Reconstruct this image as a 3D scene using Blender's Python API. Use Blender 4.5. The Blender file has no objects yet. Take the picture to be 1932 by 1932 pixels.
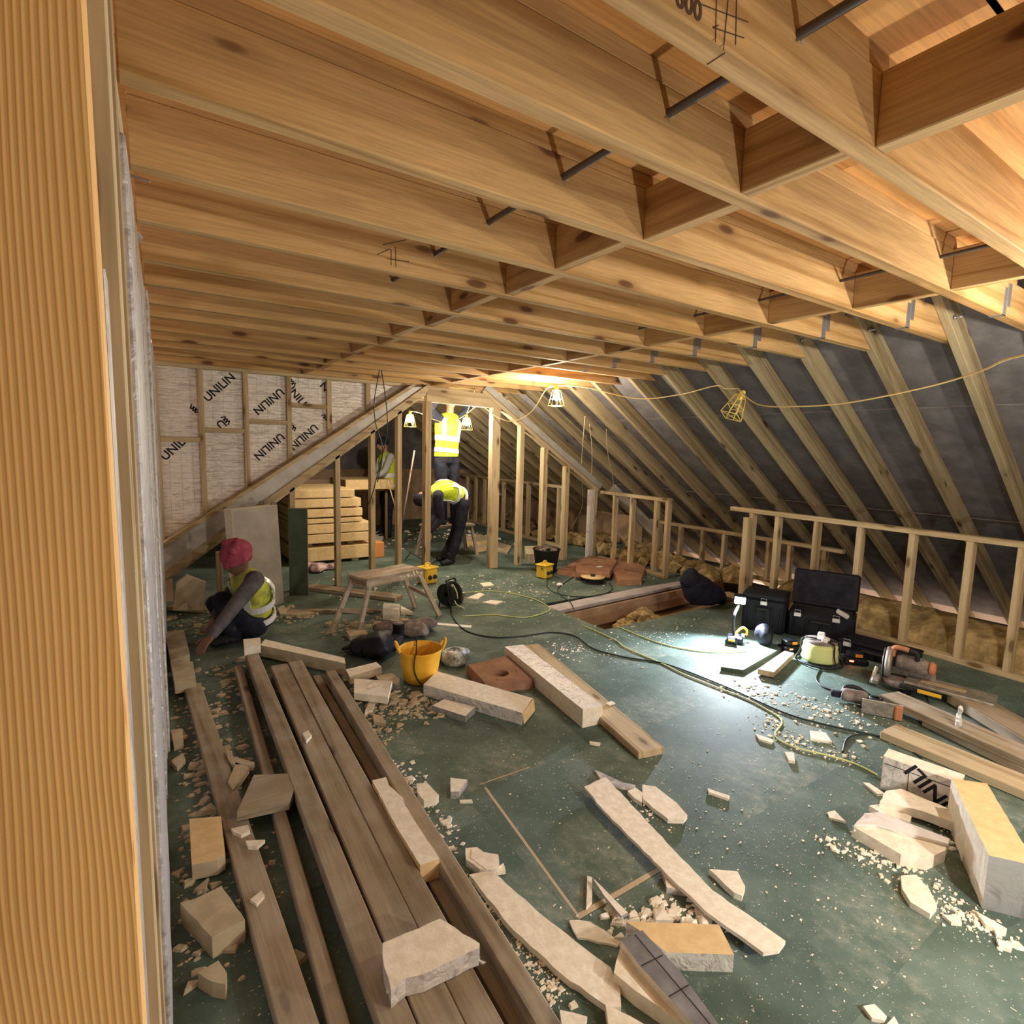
import bpy, bmesh, math, random
from mathutils import Vector, Matrix, noise
R = random.Random(7)
sc = bpy.context.scene
COL = sc.collection
PI = math.pi

# ------------------------------------------------------------------ camera
YAW, PITCH, ROLL, FPX, EYE = 0.590965447, -0.114838525, 0.0250547753, 1041.56407, 1.6
_fw = Vector((math.sin(YAW)*math.cos(PITCH), math.cos(YAW)*math.cos(PITCH), math.sin(PITCH)))
_rt = Vector((math.cos(YAW), -math.sin(YAW), 0)); _up = _rt.cross(_fw)
_r2 = _rt*math.cos(ROLL) + _up*math.sin(ROLL); _u2 = -_rt*math.sin(ROLL) + _up*math.cos(ROLL)
cam_d = bpy.data.cameras.new('camera'); cam_d.sensor_width = 36; cam_d.sensor_fit = 'HORIZONTAL'
cam_d.lens = 36*FPX/1932; cam_d.clip_start = 0.02
cam = bpy.data.objects.new('camera', cam_d); COL.objects.link(cam); sc.camera = cam
cam.matrix_world = Matrix((( _r2.x,_u2.x,-_fw.x,0),(_r2.y,_u2.y,-_fw.y,0),(_r2.z,_u2.z,-_fw.z,EYE),(0,0,0,1)))

def ray(px, py): return _r2*((px-966)/FPX) + _u2*(-(py-966)/FPX) + _fw
def hit(px, py, n, d):
    """photo pixel -> point on the plane n.p = d"""
    r = ray(px, py); n = Vector(n); o = Vector((0,0,EYE)); return o + r*((d - n.dot(o))/n.dot(r))
def at(px, py, z=0.0): return hit(px, py, (0,0,1), z)
def aty(px, py, y): return hit(px, py, (0,1,0), y)
def atx(px, py, x): return hit(px, py, (1,0,0), x)

# ------------------------------------------------------------------ world, exposure
w = bpy.data.worlds.new('world'); sc.world = w; w.use_nodes = True
w.node_tree.nodes['Background'].inputs[0].default_value = (1.0, .72, .52, 1)
w.node_tree.nodes['Background'].inputs[1].default_value = 0.55
sc.view_settings.view_transform = 'Standard'; sc.view_settings.look = 'None'
sc.view_settings.gamma = 1; sc.view_settings.use_curve_mapping = False
sc.view_settings.exposure = 1.05
sc.cycles.use_denoising = True
sc.cycles.max_bounces = 8; sc.cycles.diffuse_bounces = 6; sc.cycles.glossy_bounces = 3
sc.cycles.sample_clamp_indirect = 6

# festoon lamps: (x, y, z, watts, lit) ; their light lives here, the cages are built further down
WARM = (1.0, .86, .66)
LAMPS = [(3.62,4.62,2.145,46,1), (3.60,6.50,1.920,34,1), (2.97,6.90,1.943,36,1), (3.60,2.48,1.955,0,0), (3.30,.35,2.0,44,1), (2.3,-1.4,1.75,30,1), (1.95,-.5,.80,50,1)]
def point_light(name, loc, watts, col, rad):
    l = bpy.data.lights.new(name, 'POINT'); l.energy = watts; l.color = col; l.shadow_soft_size = rad
    o = bpy.data.objects.new(name, l); o.location = loc; COL.objects.link(o); return o

# ------------------------------------------------------------------ materials
def mat(name, base, rough=.8, metal=0, spec=.3, build=None, emit=None, es=1):
    m = bpy.data.materials.new(name); m.use_nodes = True
    nt = m.node_tree; b = nt.nodes['Principled BSDF']
    b.inputs['Base Color'].default_value = (*base, 1); b.inputs['Roughness'].default_value = rough
    b.inputs['Metallic'].default_value = metal; b.inputs['Specular IOR Level'].default_value = spec
    if emit: b.inputs['Emission Color'].default_value = (*emit,1); b.inputs['Emission Strength'].default_value = es
    if build: build(nt, b)
    m.diffuse_color = (*base,1)
    return m
def N(nt, t, **k):
    n = nt.nodes.new(t)
    for a, v in k.items():
        if a.startswith('i_'):
            key = a[2:]; key = int(key) if key.isdigit() else key.replace('_',' ')
            n.inputs[key].default_value = v
        else: setattr(n, a, v)
    return n
def coords(nt, scale, rnd=True, kind='Object'):
    tc = N(nt, 'ShaderNodeTexCoord'); mp = N(nt, 'ShaderNodeMapping'); mp.inputs['Scale'].default_value = scale
    nt.links.new(tc.outputs[kind], mp.inputs[0])
    if rnd:
        oi = N(nt, 'ShaderNodeObjectInfo'); mu = N(nt, 'ShaderNodeVectorMath', operation='SCALE'); mu.inputs[0].default_value = (37,11,23)
        nt.links.new(oi.outputs['Random'], mu.inputs['Scale']); nt.links.new(mu.outputs[0], mp.inputs['Location'])
    return mp.outputs[0]
def ramp(nt, src, stops):
    r = N(nt, 'ShaderNodeValToRGB'); e = r.color_ramp.elements
    while len(e) < len(stops): e.new(.5)
    for k, (p, c) in enumerate(stops):
        e[k].position = p; e[k].color = (*c,1) if len(c) == 3 else c
    nt.links.new(src, r.inputs[0]); return r.outputs[0]
def mix(nt, f, a, b, mode='MIX'):
    m = N(nt, 'ShaderNodeMix', data_type='RGBA', blend_type=mode)
    for s, v in ((m.inputs[0], f), (m.inputs[6], a), (m.inputs[7], b)):
        if hasattr(v, 'links'): nt.links.new(v, s)
        else: s.default_value = v if not isinstance(v, tuple) or len(v) == 4 else (*v,1)
    return m.outputs[2]
def bump(nt, b, src, strength=.3, dist=.004):
    n = N(nt, 'ShaderNodeBump'); n.inputs['Strength'].default_value = strength; n.inputs['Distance'].default_value = dist
    nt.links.new(src, n.inputs['Height']); nt.links.new(n.outputs[0], b.inputs['Normal'])
def wood(c_light, c_dark, c_knot, grain=1.0, dust=None, knots=True, rings=11, lx=.32, ly=9, dist=.25):
    """timber whose grain runs along local X"""
    def f(nt, b):
        v = coords(nt, (lx, ly, ly))
        n1 = N(nt, 'ShaderNodeTexNoise', i_Scale=.55*grain, i_Detail=2, i_Distortion=dist); nt.links.new(v, n1.inputs['Vector'])
        mm = N(nt, 'ShaderNodeMath', operation='MULTIPLY', i_1=rings); nt.links.new(n1.outputs[0], mm.inputs[0])
        fr = N(nt, 'ShaderNodeMath', operation='SINE'); 
        m2 = N(nt, 'ShaderNodeMath', operation='MULTIPLY', i_1=3.1); nt.links.new(mm.outputs[0], m2.inputs[0]); nt.links.new(m2.outputs[0], fr.inputs[0])
        g = ramp(nt, fr.outputs[0], [(0, c_light), (.75, tuple((a*.6+c*.4) for a, c in zip(c_light, c_dark))), (1, c_dark)])
        v2 = coords(nt, (3, 70, 70)); n2 = N(nt, 'ShaderNodeTexNoise', i_Scale=2.0, i_Detail=4); nt.links.new(v2, n2.inputs['Vector'])
        fib = ramp(nt, n2.outputs[0], [(.3, (.80,.80,.80)), (.7, (1.08,1.08,1.08))])
        col = mix(nt, 1.0, g, fib, 'MULTIPLY')
        v4 = coords(nt, (.8, 3, 3)); n4 = N(nt, 'ShaderNodeTexNoise', i_Scale=1.2, i_Detail=3); nt.links.new(v4, n4.inputs['Vector'])
        col = mix(nt, 1.0, col, ramp(nt, n4.outputs[0], [(.3, (.82,.80,.76)), (.7, (1.1,1.1,1.1))]), 'MULTIPLY')
        if knots:
            v3 = coords(nt, (2.6, 8, 8)); vo = N(nt, 'ShaderNodeTexVoronoi', i_Scale=1.0); nt.links.new(v3, vo.inputs['Vector'])
            k = ramp(nt, vo.outputs['Distance'], [(.10, (1,1,1)), (.135, (.75,.75,.75)), (.16, (.28,.28,.28)), (.30, (0,0,0))])
            col = mix(nt, k, col, c_knot)
        if dust:
            v5 = coords(nt, (4,4,4)); n5 = N(nt, 'ShaderNodeTexNoise', i_Scale=1.5, i_Detail=6); nt.links.new(v5, n5.inputs['Vector'])
            col = mix(nt, ramp(nt, n5.outputs[0], [(.42, (0,0,0)), (.75, (.6,.6,.6))]), col, dust)
        nt.links.new(col, b.inputs['Base Color'])
        bump(nt, b, fr.outputs[0], .12, .002)
    return f
M = {}
M['pine'] = mat('pine', (.66,.42,.19), .75, build=wood((.62,.395,.18), (.44,.25,.09), (.16,.07,.025)))
def b_post(nt, b):
    v = coords(nt, (1,1,1), False); s = N(nt, 'ShaderNodeSeparateXYZ'); nt.links.new(v, s.inputs[0])
    n = N(nt, 'ShaderNodeTexNoise', i_Scale=1.0, i_Detail=2, i_Distortion=.3); nt.links.new(coords(nt, (1.3,5,5), False), n.inputs['Vector'])
    a = N(nt, 'ShaderNodeMath', operation='MULTIPLY_ADD', i_1=1500.0); nt.links.new(s.outputs[2], a.inputs[0])
    k = N(nt, 'ShaderNodeMath', operation='MULTIPLY', i_1=75.0); nt.links.new(n.outputs[0], k.inputs[0]); nt.links.new(k.outputs[0], a.inputs[2])
    y = N(nt, 'ShaderNodeMath', operation='MULTIPLY_ADD', i_1=1500.0); nt.links.new(s.outputs[1], y.inputs[0]); nt.links.new(a.outputs[0], y.inputs[2])
    f = N(nt, 'ShaderNodeMath', operation='SINE'); nt.links.new(y.outputs[0], f.inputs[0])
    c = ramp(nt, f.outputs[0], [(0,(.80,.51,.22)), (.7,(.74,.45,.17)), (1,(.56,.29,.10))])
    n2 = N(nt, 'ShaderNodeTexNoise', i_Scale=1.5, i_Detail=4); nt.links.new(coords(nt, (1,3,3), False), n2.inputs['Vector'])
    c = mix(nt, 1.0, c, ramp(nt, n2.outputs[0], [(.3,(.75,.70,.62)), (.65,(1.05,1.05,1.05))]), 'MULTIPLY')
    nt.links.new(c, b.inputs['Base Color']); bump(nt, b, f.outputs[0], .15, .001)
M['post'] = mat('post', (.7,.45,.2), .6, build=b_post)
M['stud'] = mat('stud', (.58,.44,.24), .8, build=wood((.56,.45,.29), (.40,.30,.17), (.16,.10,.05)))
M['rafter'] = mat('rafter', (.50,.38,.2), .85, build=wood((.43,.35,.22), (.28,.215,.125), (.10,.06,.03)))
M['old'] = mat('old_timber', (.36,.27,.17), .9, build=wood((.37,.30,.215), (.24,.185,.125), (.11,.08,.055), dust=(.46,.42,.35)))
M['ply'] = mat('plywood', (.85,.47,.18), .7, build=wood((.90,.52,.21), (.72,.36,.12), (.4,.2,.08), .5, knots=False, rings=5))
M['trestle'] = mat('trestle_wood', (.45,.35,.27), .85, build=wood((.47,.37,.29), (.30,.22,.16), (.2,.15,.1), dust=(.7,.67,.6), knots=False))
def b_green(nt, b):
    v = coords(nt, (1,1,1), False)
    n = N(nt, 'ShaderNodeTexNoise', i_Scale=2.2, i_Detail=9, i_Roughness=.62); nt.links.new(v, n.inputs['Vector'])
    c = ramp(nt, n.outputs[0], [(.30, (.052,.083,.070)), (.52, (.100,.148,.126)), (.75, (.19,.245,.212))])
    n3 = N(nt, 'ShaderNodeTexNoise', i_Scale=.75, i_Detail=5, i_Roughness=.6); nt.links.new(v, n3.inputs['Vector'])
    n2 = N(nt, 'ShaderNodeTexNoise', i_Scale=17, i_Detail=8, i_Roughness=.75); nt.links.new(v, n2.inputs['Vector'])
    # sawdust and foam dust, heavier in the trodden middle and far part of the floor
    sx = N(nt, 'ShaderNodeSeparateXYZ'); nt.links.new(v, sx.inputs[0])
    mr = N(nt, 'ShaderNodeMapRange'); mr.inputs[1].default_value = 1.8; mr.inputs[2].default_value = 5.0; mr.inputs[3].default_value = -.13; mr.inputs[4].default_value = .30
    nt.links.new(sx.outputs[1], mr.inputs[0])
    a = N(nt, 'ShaderNodeMath', operation='ADD'); nt.links.new(n3.outputs[0], a.inputs[0]); nt.links.new(n2.outputs[0], a.inputs[1])
    a2 = N(nt, 'ShaderNodeMath', operation='ADD'); nt.links.new(a.outputs[0], a2.inputs[0]); nt.links.new(mr.outputs[0], a2.inputs[1])
    hf = N(nt, 'ShaderNodeMath', operation='MULTIPLY', i_1=.5); nt.links.new(a2.outputs[0], hf.inputs[0])
    d = ramp(nt, hf.outputs[0], [(.46, (0,0,0)), (.55, (.30,.30,.30)), (.66, (.85,.85,.85))])
    c = mix(nt, d, c, (.42,.41,.34))
    nd = N(nt, 'ShaderNodeTexNoise', i_Scale=45, i_Detail=2); nt.links.new(v, nd.inputs['Vector'])
    va = N(nt, 'ShaderNodeVectorMath', operation='MULTIPLY_ADD'); va.inputs[1].default_value = (.035,.035,.035); nt.links.new(nd.outputs['Color'], va.inputs[0]); nt.links.new(v, va.inputs[2])
    for sc_, th in ((21,.10),(47,.13),(95,.16)):
        vo = N(nt, 'ShaderNodeTexVoronoi', i_Scale=sc_); nt.links.new(va.outputs[0], vo.inputs['Vector'])
        s = ramp(nt, vo.outputs['Distance'], [(th*.7, (1,1,1)), (th, (0,0,0))])
        # only some cells carry a speck
        gt = N(nt, 'ShaderNodeMath', operation='GREATER_THAN', i_1=.62); sp = N(nt, 'ShaderNodeSeparateColor'); nt.links.new(vo.outputs['Color'], sp.inputs[0]); nt.links.new(sp.outputs[0], gt.inputs[0])
        ml = N(nt, 'ShaderNodeMath', operation='MULTIPLY'); nt.links.new(s, ml.inputs[0]); nt.links.new(gt.outputs[0], ml.inputs[1])
        c = mix(nt, ml.outputs[0], c, (.62,.59,.50))
    nt.links.new(c, b.inputs['Base Color'])
    bump(nt, b, n2.outputs[0], .15, .003)
M['green'] = mat('green_chipboard', (.09,.14,.11), .72, spec=.22, build=b_green)
M['chip'] = mat('chipboard_edge', (.30,.25,.18), .9)
def speck(c1, c2, scale, bs=.3, bd=.004, p=(.4,.65)):
    def f(nt, b):
        v = coords(nt, (1,1,1)); n = N(nt, 'ShaderNodeTexNoise', i_Scale=scale, i_Detail=6, i_Roughness=.6); nt.links.new(v, n.inputs['Vector'])
        nt.links.new(ramp(nt, n.outputs[0], [(p[0], c1), (p[1], c2)]), b.inputs['Base Color']); bump(nt, b, n.outputs[0], bs, bd)
    return f
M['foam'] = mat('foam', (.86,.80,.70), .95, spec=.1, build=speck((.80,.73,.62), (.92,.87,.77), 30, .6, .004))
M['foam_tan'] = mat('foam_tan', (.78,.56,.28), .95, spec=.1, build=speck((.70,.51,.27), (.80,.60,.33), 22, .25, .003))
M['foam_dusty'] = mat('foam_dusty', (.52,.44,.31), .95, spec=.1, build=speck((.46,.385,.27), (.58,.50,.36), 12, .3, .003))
def b_foil(white, grid=0.0, crinkle=.6, vs=(2,2,13)):
    def f(nt, b):
        v = coords(nt, (1,1,1)); n = N(nt, 'ShaderNodeTexNoise', i_Scale=9, i_Detail=6, i_Roughness=.6, i_Distortion=.6); nt.links.new(v, n.inputs['Vector'])
        vm = coords(nt, vs); n2 = N(nt, 'ShaderNodeTexNoise', i_Scale=2.2, i_Detail=3, i_Distortion=1.2); nt.links.new(vm, n2.inputs['Vector'])
        c = ramp(nt, n2.outputs[0], [(.36, tuple(x*.72 for x in white)), (.44, white), (.7, tuple(min(1,x*1.05) for x in white))])
        if grid:
            br = N(nt, 'ShaderNodeTexBrick', offset=0, squash=1); br.inputs['Color1'].default_value = br.inputs['Color2'].default_value = (1,1,1,1)
            br.inputs['Mortar'].default_value = (.72,.69,.66,1); br.inputs['Scale'].default_value = 1; br.inputs['Mortar Size'].default_value = .0022
            br.inputs['Brick Width'].default_value = grid; br.inputs['Row Height'].default_value = grid
            nt.links.new(coords(nt, (1,1,1), False, 'UV'), br.inputs['Vector'])
            c = mix(nt, 1.0, c, br.outputs[0], 'MULTIPLY')
        nt.links.new(c, b.inputs['Base Color'])
        a = N(nt, 'ShaderNodeMath', operation='ADD'); nt.links.new(n.outputs[0], a.inputs[0]); nt.links.new(n2.outputs[0], a.inputs[1])
        bump(nt, b, a.outputs[0], crinkle, .02)
    return f
M['foil'] = mat('foil', (.5,.48,.49), .5, .4, build=b_foil((.50,.48,.49), vs=(6,6,6)))
M['foil_small'] = mat('foil_facing_small', (.72,.69,.68), .4, .3, build=b_foil((.74,.71,.70), .0, .5, vs=(9,9,9)))
M['foil_white'] = mat('foil_facing', (.82,.77,.74), .42, .2, build=b_foil((.82,.77,.74), .0, .8, vs=(3,3,22)))
M['foil_grid'] = mat('foil_facing_grid', (.82,.77,.74), .42, .2, build=b_foil((.82,.77,.74), .10, .6, vs=(3,3,22)))
M['foil_dull'] = mat('foil_dull', (.42,.41,.42), .5, .5, build=b_foil((.42,.41,.42), crinkle=.25, vs=(4,4,4)))
M['foil_grey'] = mat('foil_grey_print', (.2,.19,.2), .6, .2, build=speck((.15,.145,.155), (.26,.25,.26), 8))
M['felt'] = mat('roofing_felt', (.17,.16,.17), .9, build=speck((.15,.14,.15), (.23,.215,.225), 5, .4, .01))
M['pale'] = mat('pale_lining', (.62,.52,.47), .8)
M['dark'] = mat('dark_void', (.05,.04,.035), .9)
M['brick'] = mat('gable_board', (.42,.29,.20), .9, build=speck((.36,.245,.165), (.50,.36,.25), 4))
M['steel'] = mat('galvanised_steel', (.50,.50,.54), .4, .8)
M['rod'] = mat('dark_steel', (.12,.10,.09), .5, .6)
M['purlin'] = mat('grey_lilac_board', (.42,.39,.42), .7, build=speck((.38,.355,.38), (.50,.465,.49), 6))
M['wool'] = mat('mineral_wool', (.42,.31,.14), 1, spec=0, build=speck((.26,.19,.09), (.54,.41,.20), 9, 1, .03))
M['black'] = mat('black_plastic', (.009,.010,.018), .55, spec=.25)
M['rubber'] = mat('dark_rubber', (.02,.022,.025), .6)
M['yellow'] = mat('yellow_plastic', (.80,.55,.06), .45)
M['cage'] = mat('yellow_cage', (.85,.68,.16), .4)
M['tubyellow'] = mat('tub_yellow', (.86,.46,.03), .5, build=speck((.80,.41,.03), (.92,.55,.06), 7, .1))
M['orange'] = mat('orange_plastic', (.85,.32,.03), .5)
M['dullorange'] = mat('dusty_orange', (.50,.20,.10), .7)
M['dusty'] = mat('dusty_grey_plastic', (.22,.18,.17), .8, build=speck((.15,.12,.115), (.32,.27,.25), 14))
M['alu'] = mat('dusty_metal', (.42,.40,.37), .5, .6, build=speck((.3,.28,.25), (.52,.49,.44), 18))
M['white'] = mat('white_plastic', (.85,.85,.85), .5)
M['ink'] = mat('black_print', (.015,.015,.02), .7)
M['pencil'] = mat('pencil_line', (.09,.05,.03), .8)
M['cardboard'] = mat('terracotta_block', (.34,.185,.115), .85, build=speck((.28,.15,.095), (.40,.22,.14), 9, .15))
M['cable'] = mat('dark_cable', (.022,.035,.032), .5)
M['cord'] = mat('yellow_cord', (.62,.47,.20), .6)
M['reelcord'] = mat('reel_cord', (.62,.66,.28), .6)
M['skin_dark'] = mat('skin', (.16,.085,.055), .6)
M['skin_mid'] = mat('skin_mid', (.36,.20,.13), .6)
M['navy'] = mat('navy_cloth', (.012,.014,.026), .9, build=speck((.009,.010,.02), (.022,.024,.04), 12, .4, .01))
M['greycloth'] = mat('grey_cloth', (.085,.075,.085), .9, build=speck((.065,.058,.067), (.12,.105,.12), 10, .4, .01))
M['lightsleeve'] = mat('light_grey_cloth', (.42,.42,.45), .9)
M['vest'] = mat('hi_vis', (.56,.72,.03), .7, build=speck((.46,.60,.02), (.66,.80,.06), 9, .4, .01))
M['vest_dirty'] = mat('hi_vis_dirty', (.50,.55,.07), .8, build=speck((.30,.32,.07), (.62,.66,.08), 9, .4, .01))
M['reflect'] = mat('reflective_tape', (.80,.82,.85), .35, .1)
M['turban'] = mat('magenta_turban', (.30,.045,.075), .85, build=speck((.22,.035,.06), (.40,.08,.12), 10, .4, .01))
M['eye'] = mat('eye', (.02,.015,.01), .3)
M['pinkplastic'] = mat('pink_wrap', (.62,.42,.42), .4, build=speck((.45,.26,.28), (.78,.66,.66), 9, 1, .03))
M['greywrap'] = mat('grey_wrap', (.4,.4,.4), .35, .3, build=speck((.12,.13,.13), (.62,.62,.6), 9, 1, .04))
def b_bulb(nt, b):
    # clear lit bulb: passes light and glows
    tr = N(nt, 'ShaderNodeBsdfTransparent'); em = N(nt, 'ShaderNodeEmission', i_Strength=26.0); em.inputs[0].default_value = (1,.86,.52,1)
    ad = N(nt, 'ShaderNodeAddShader'); nt.links.new(tr.outputs[0], ad.inputs[0]); nt.links.new(em.outputs[0], ad.inputs[1])
    nt.links.new(ad.outputs[0], nt.nodes['Material Output'].inputs[0])
M['bulb'] = mat('bulb_glow', (1,.9,.6), .3, build=b_bulb)
M['led'] = mat('led_glow', (1,1,1), .3, emit=(.9,.94,1), es=90)
M['redled'] = mat('red_led', (1,.1,.05), .3, emit=(1,.08,.03), es=9)
M['greenplain'] = mat('green_board_plain', (.055,.085,.055), .7, build=speck((.045,.07,.045), (.07,.10,.07), 5))
M['foil_dull2'] = mat('foil_dusty', (.40,.37,.33), .55, .3, build=speck((.36,.34,.31), (.46,.43,.39), 5, .3, .006))
M['brownboard'] = mat('brown_board', (.25,.16,.09), .8)
M['orangeclay'] = mat('orange_clay', (.62,.25,.09), .8)
M['grey_face'] = mat('grey_board_face', (.48,.46,.44), .5, .15, build=speck((.43,.41,.39), (.55,.53,.51), 5, .3, .006))
M['wire'] = mat('wire', (.28,.22,.15), .7)
M['cutline'] = mat('cut_line_dust', (.52,.43,.31), .95)
M['redplug'] = mat('red_plug', (.45,.03,.02), .5)
M['sackblack'] = mat('black_sack', (.008,.009,.022), .85)
M['alulatch'] = mat('light_metal', (.75,.75,.76), .35, .3)
M['labelyellow'] = mat('yellow_label', (.90,.52,.05), .5)
M['water'] = mat('clear_film', (.75,.76,.78), .15, .3, build=speck((.6,.6,.62), (.95,.95,.97), 30, 1, .02))

# ------------------------------------------------------------------ helpers
def tag(o, label=None, cat=None, group=None, kind=None):
    if label: o['label'] = label
    if cat: o['category'] = cat
    if group: o['group'] = group
    if kind: o['kind'] = kind
    return o
def empty(name, loc=(0,0,0), rz=0, **k):
    o = bpy.data.objects.new(name, None); o.location = loc; o.rotation_euler = (0,0,rz); o.empty_display_size = .05
    COL.objects.link(o); return tag(o, **k)
def link(name, bm, mats, parent=None, smooth=False, loc=None, **k):
    if isinstance(mats, str): mats = [mats]
    bmesh.ops.recalc_face_normals(bm, faces=bm.faces)
    me = bpy.data.meshes.new(name); bm.to_mesh(me); bm.free()
    for m in mats: me.materials.append(M[m])
    if smooth: me.polygons.foreach_set('use_smooth', [True]*len(me.polygons))
    o = bpy.data.objects.new(name, me); COL.objects.link(o)
    if parent: o.parent = parent
    if loc is not None: o.location = loc
    return tag(o, **k)
def add_box(bm, x0, x1, y0, y1, z0, z1, bevel=0, mi=0, mtx=None):
    vs = [bm.verts.new(p) for p in ((x0,y0,z0),(x1,y0,z0),(x1,y1,z0),(x0,y1,z0),(x0,y0,z1),(x1,y0,z1),(x1,y1,z1),(x0,y1,z1))]
    fs = [bm.faces.new([vs[i] for i in q]) for q in ((3,2,1,0),(4,5,6,7),(0,1,5,4),(1,2,6,5),(2,3,7,6),(3,0,4,7))]
    for f in fs: f.material_index = mi
    if bevel:
        ed = list({e for f in fs for e in f.edges})
        r = bmesh.ops.bevel(bm, geom=ed, offset=bevel, segments=1, affect='EDGES')
        vs = list({v for f in r['faces'] for v in f.verts} | {v for v in vs if v.is_valid})
    if mtx is not None: bmesh.ops.transform(bm, matrix=mtx, verts=[v for v in vs if v.is_valid])
    return vs
def box(name, dims, loc, m, parent=None, rot=(0,0,0), bevel=.003, **k):
    """box centred on loc; parts of one thing share its frame"""
    bm = bmesh.new(); a, b, c = (d/2 for d in dims); add_box(bm, -a, a, -b, b, -c, c, bevel)
    o = link(name, bm, m, parent, **k); o.location = loc; o.rotation_euler = rot; return o
def frame(p0, p1, up=(0,0,1)):
    x = (Vector(p1)-Vector(p0)); L = x.length; x.normalize(); u = Vector(up)
    y = u.cross(x)
    if y.length < 1e-4: y = Vector((0,1,0)).cross(x)
    y.normalize(); z = x.cross(y)
    return Matrix(((x.x,y.x,z.x,p0[0]),(x.y,y.y,z.y,p0[1]),(x.z,y.z,z.z,p0[2]),(0,0,0,1))), L
def beam(name, p0, p1, wy, wz, m, parent=None, up=(0,0,1), bevel=.003, warp=0, **k):
    """timber from p0 to p1 (centre line); wy across, wz along 'up'; grain along local X"""
    mt, L = frame(p0, p1, up); bm = bmesh.new(); add_box(bm, 0, L, -wy/2, wy/2, -wz/2, wz/2, bevel)
    o = link(name, bm, m, parent, **k)
    if parent is not None:
        mt = Matrix.Translation(-Vector(parent.location)) @ mt
        if abs(parent.rotation_euler.z) > 1e-9: mt = Matrix.Rotation(-parent.rotation_euler.z, 4, 'Z') @ mt
    o.matrix_local = mt; return o
def smooth_path(pts, n=6):
    pts = [Vector(p) for p in pts]; out = []
    for i in range(len(pts)-1):
        a = pts[max(i-1,0)]; b = pts[i]; c = pts[i+1]; d = pts[min(i+2,len(pts)-1)]
        for k in range(n):
            t = k/n
            out.append(.5*((2*b)+(c-a)*t+(2*a-5*b+4*c-d)*t*t+(3*b-a-3*c+d)*t**3))
    out.append(pts[-1]); return out
def add_tube(bm, pts, r, sides=8, r1=None, mi=0, cap=True):
    pts = [Vector(p) for p in pts]; n = len(pts); rings = []; t0 = (pts[1]-pts[0]).normalized()
    nrm = t0.orthogonal().normalized()
    for i, p in enumerate(pts):
        t = (pts[min(i+1,n-1)]-pts[max(i-1,0)]).normalized()
        nrm = (nrm - t*nrm.dot(t)); nrm = nrm.normalized() if nrm.length > 1e-6 else t.orthogonal().normalized()
        b = t.cross(nrm); rr = r if r1 is None else r+(r1-r)*i/(n-1)
        if callable(r): rr = r(i/(n-1))
        rings.append([bm.verts.new(p+(nrm*math.cos(2*PI*k/sides)+b*math.sin(2*PI*k/sides))*rr) for k in range(sides)])
    for i in range(n-1):
        for k in range(sides):
            f = bm.faces.new([rings[i][k], rings[i][(k+1)%sides], rings[i+1][(k+1)%sides], rings[i+1][k]]); f.material_index = mi; f.smooth = True
    if cap:
        bm.faces.new(rings[0][::-1]).material_index = mi; bm.faces.new(rings[-1]).material_index = mi
def tube(name, pts, r, m, parent=None, sides=8, smooth=True, n=6, **k):
    bm = bmesh.new(); add_tube(bm, smooth_path(pts, n) if n else pts, r, sides); return link(name, bm, m, parent, **k)
def add_lathe(bm, prof, sides=24, mtx=None, mi=0, smooth=True):
    rings = []; new = []
    for (r, z) in prof:
        if r < 1e-6: v = bm.verts.new((0,0,z)); rings.append([v]); new.append(v)
        else:
            rg = [bm.verts.new((r*math.cos(2*PI*k/sides), r*math.sin(2*PI*k/sides), z)) for k in range(sides)]; rings.append(rg); new += rg
    for a, b in zip(rings, rings[1:]):
        for k in range(sides):
            if len(a) == 1 and len(b) == 1: continue
            if len(a) == 1: f = bm.faces.new([a[0], b[k], b[(k+1)%sides]])
            elif len(b) == 1: f = bm.faces.new([a[k], a[(k+1)%sides], b[0]])
            else: f = bm.faces.new([a[k], a[(k+1)%sides], b[(k+1)%sides], b[k]])
            f.material_index = mi; f.smooth = smooth
    if mtx is not None: bmesh.ops.transform(bm, matrix=mtx, verts=new)
def lathe(name, prof, m, parent=None, loc=(0,0,0), rot=(0,0,0), sides=24, **k):
    bm = bmesh.new(); add_lathe(bm, prof, sides); o = link(name, bm, m, parent, **k); o.location = loc; o.rotation_euler = rot; return o
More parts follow.
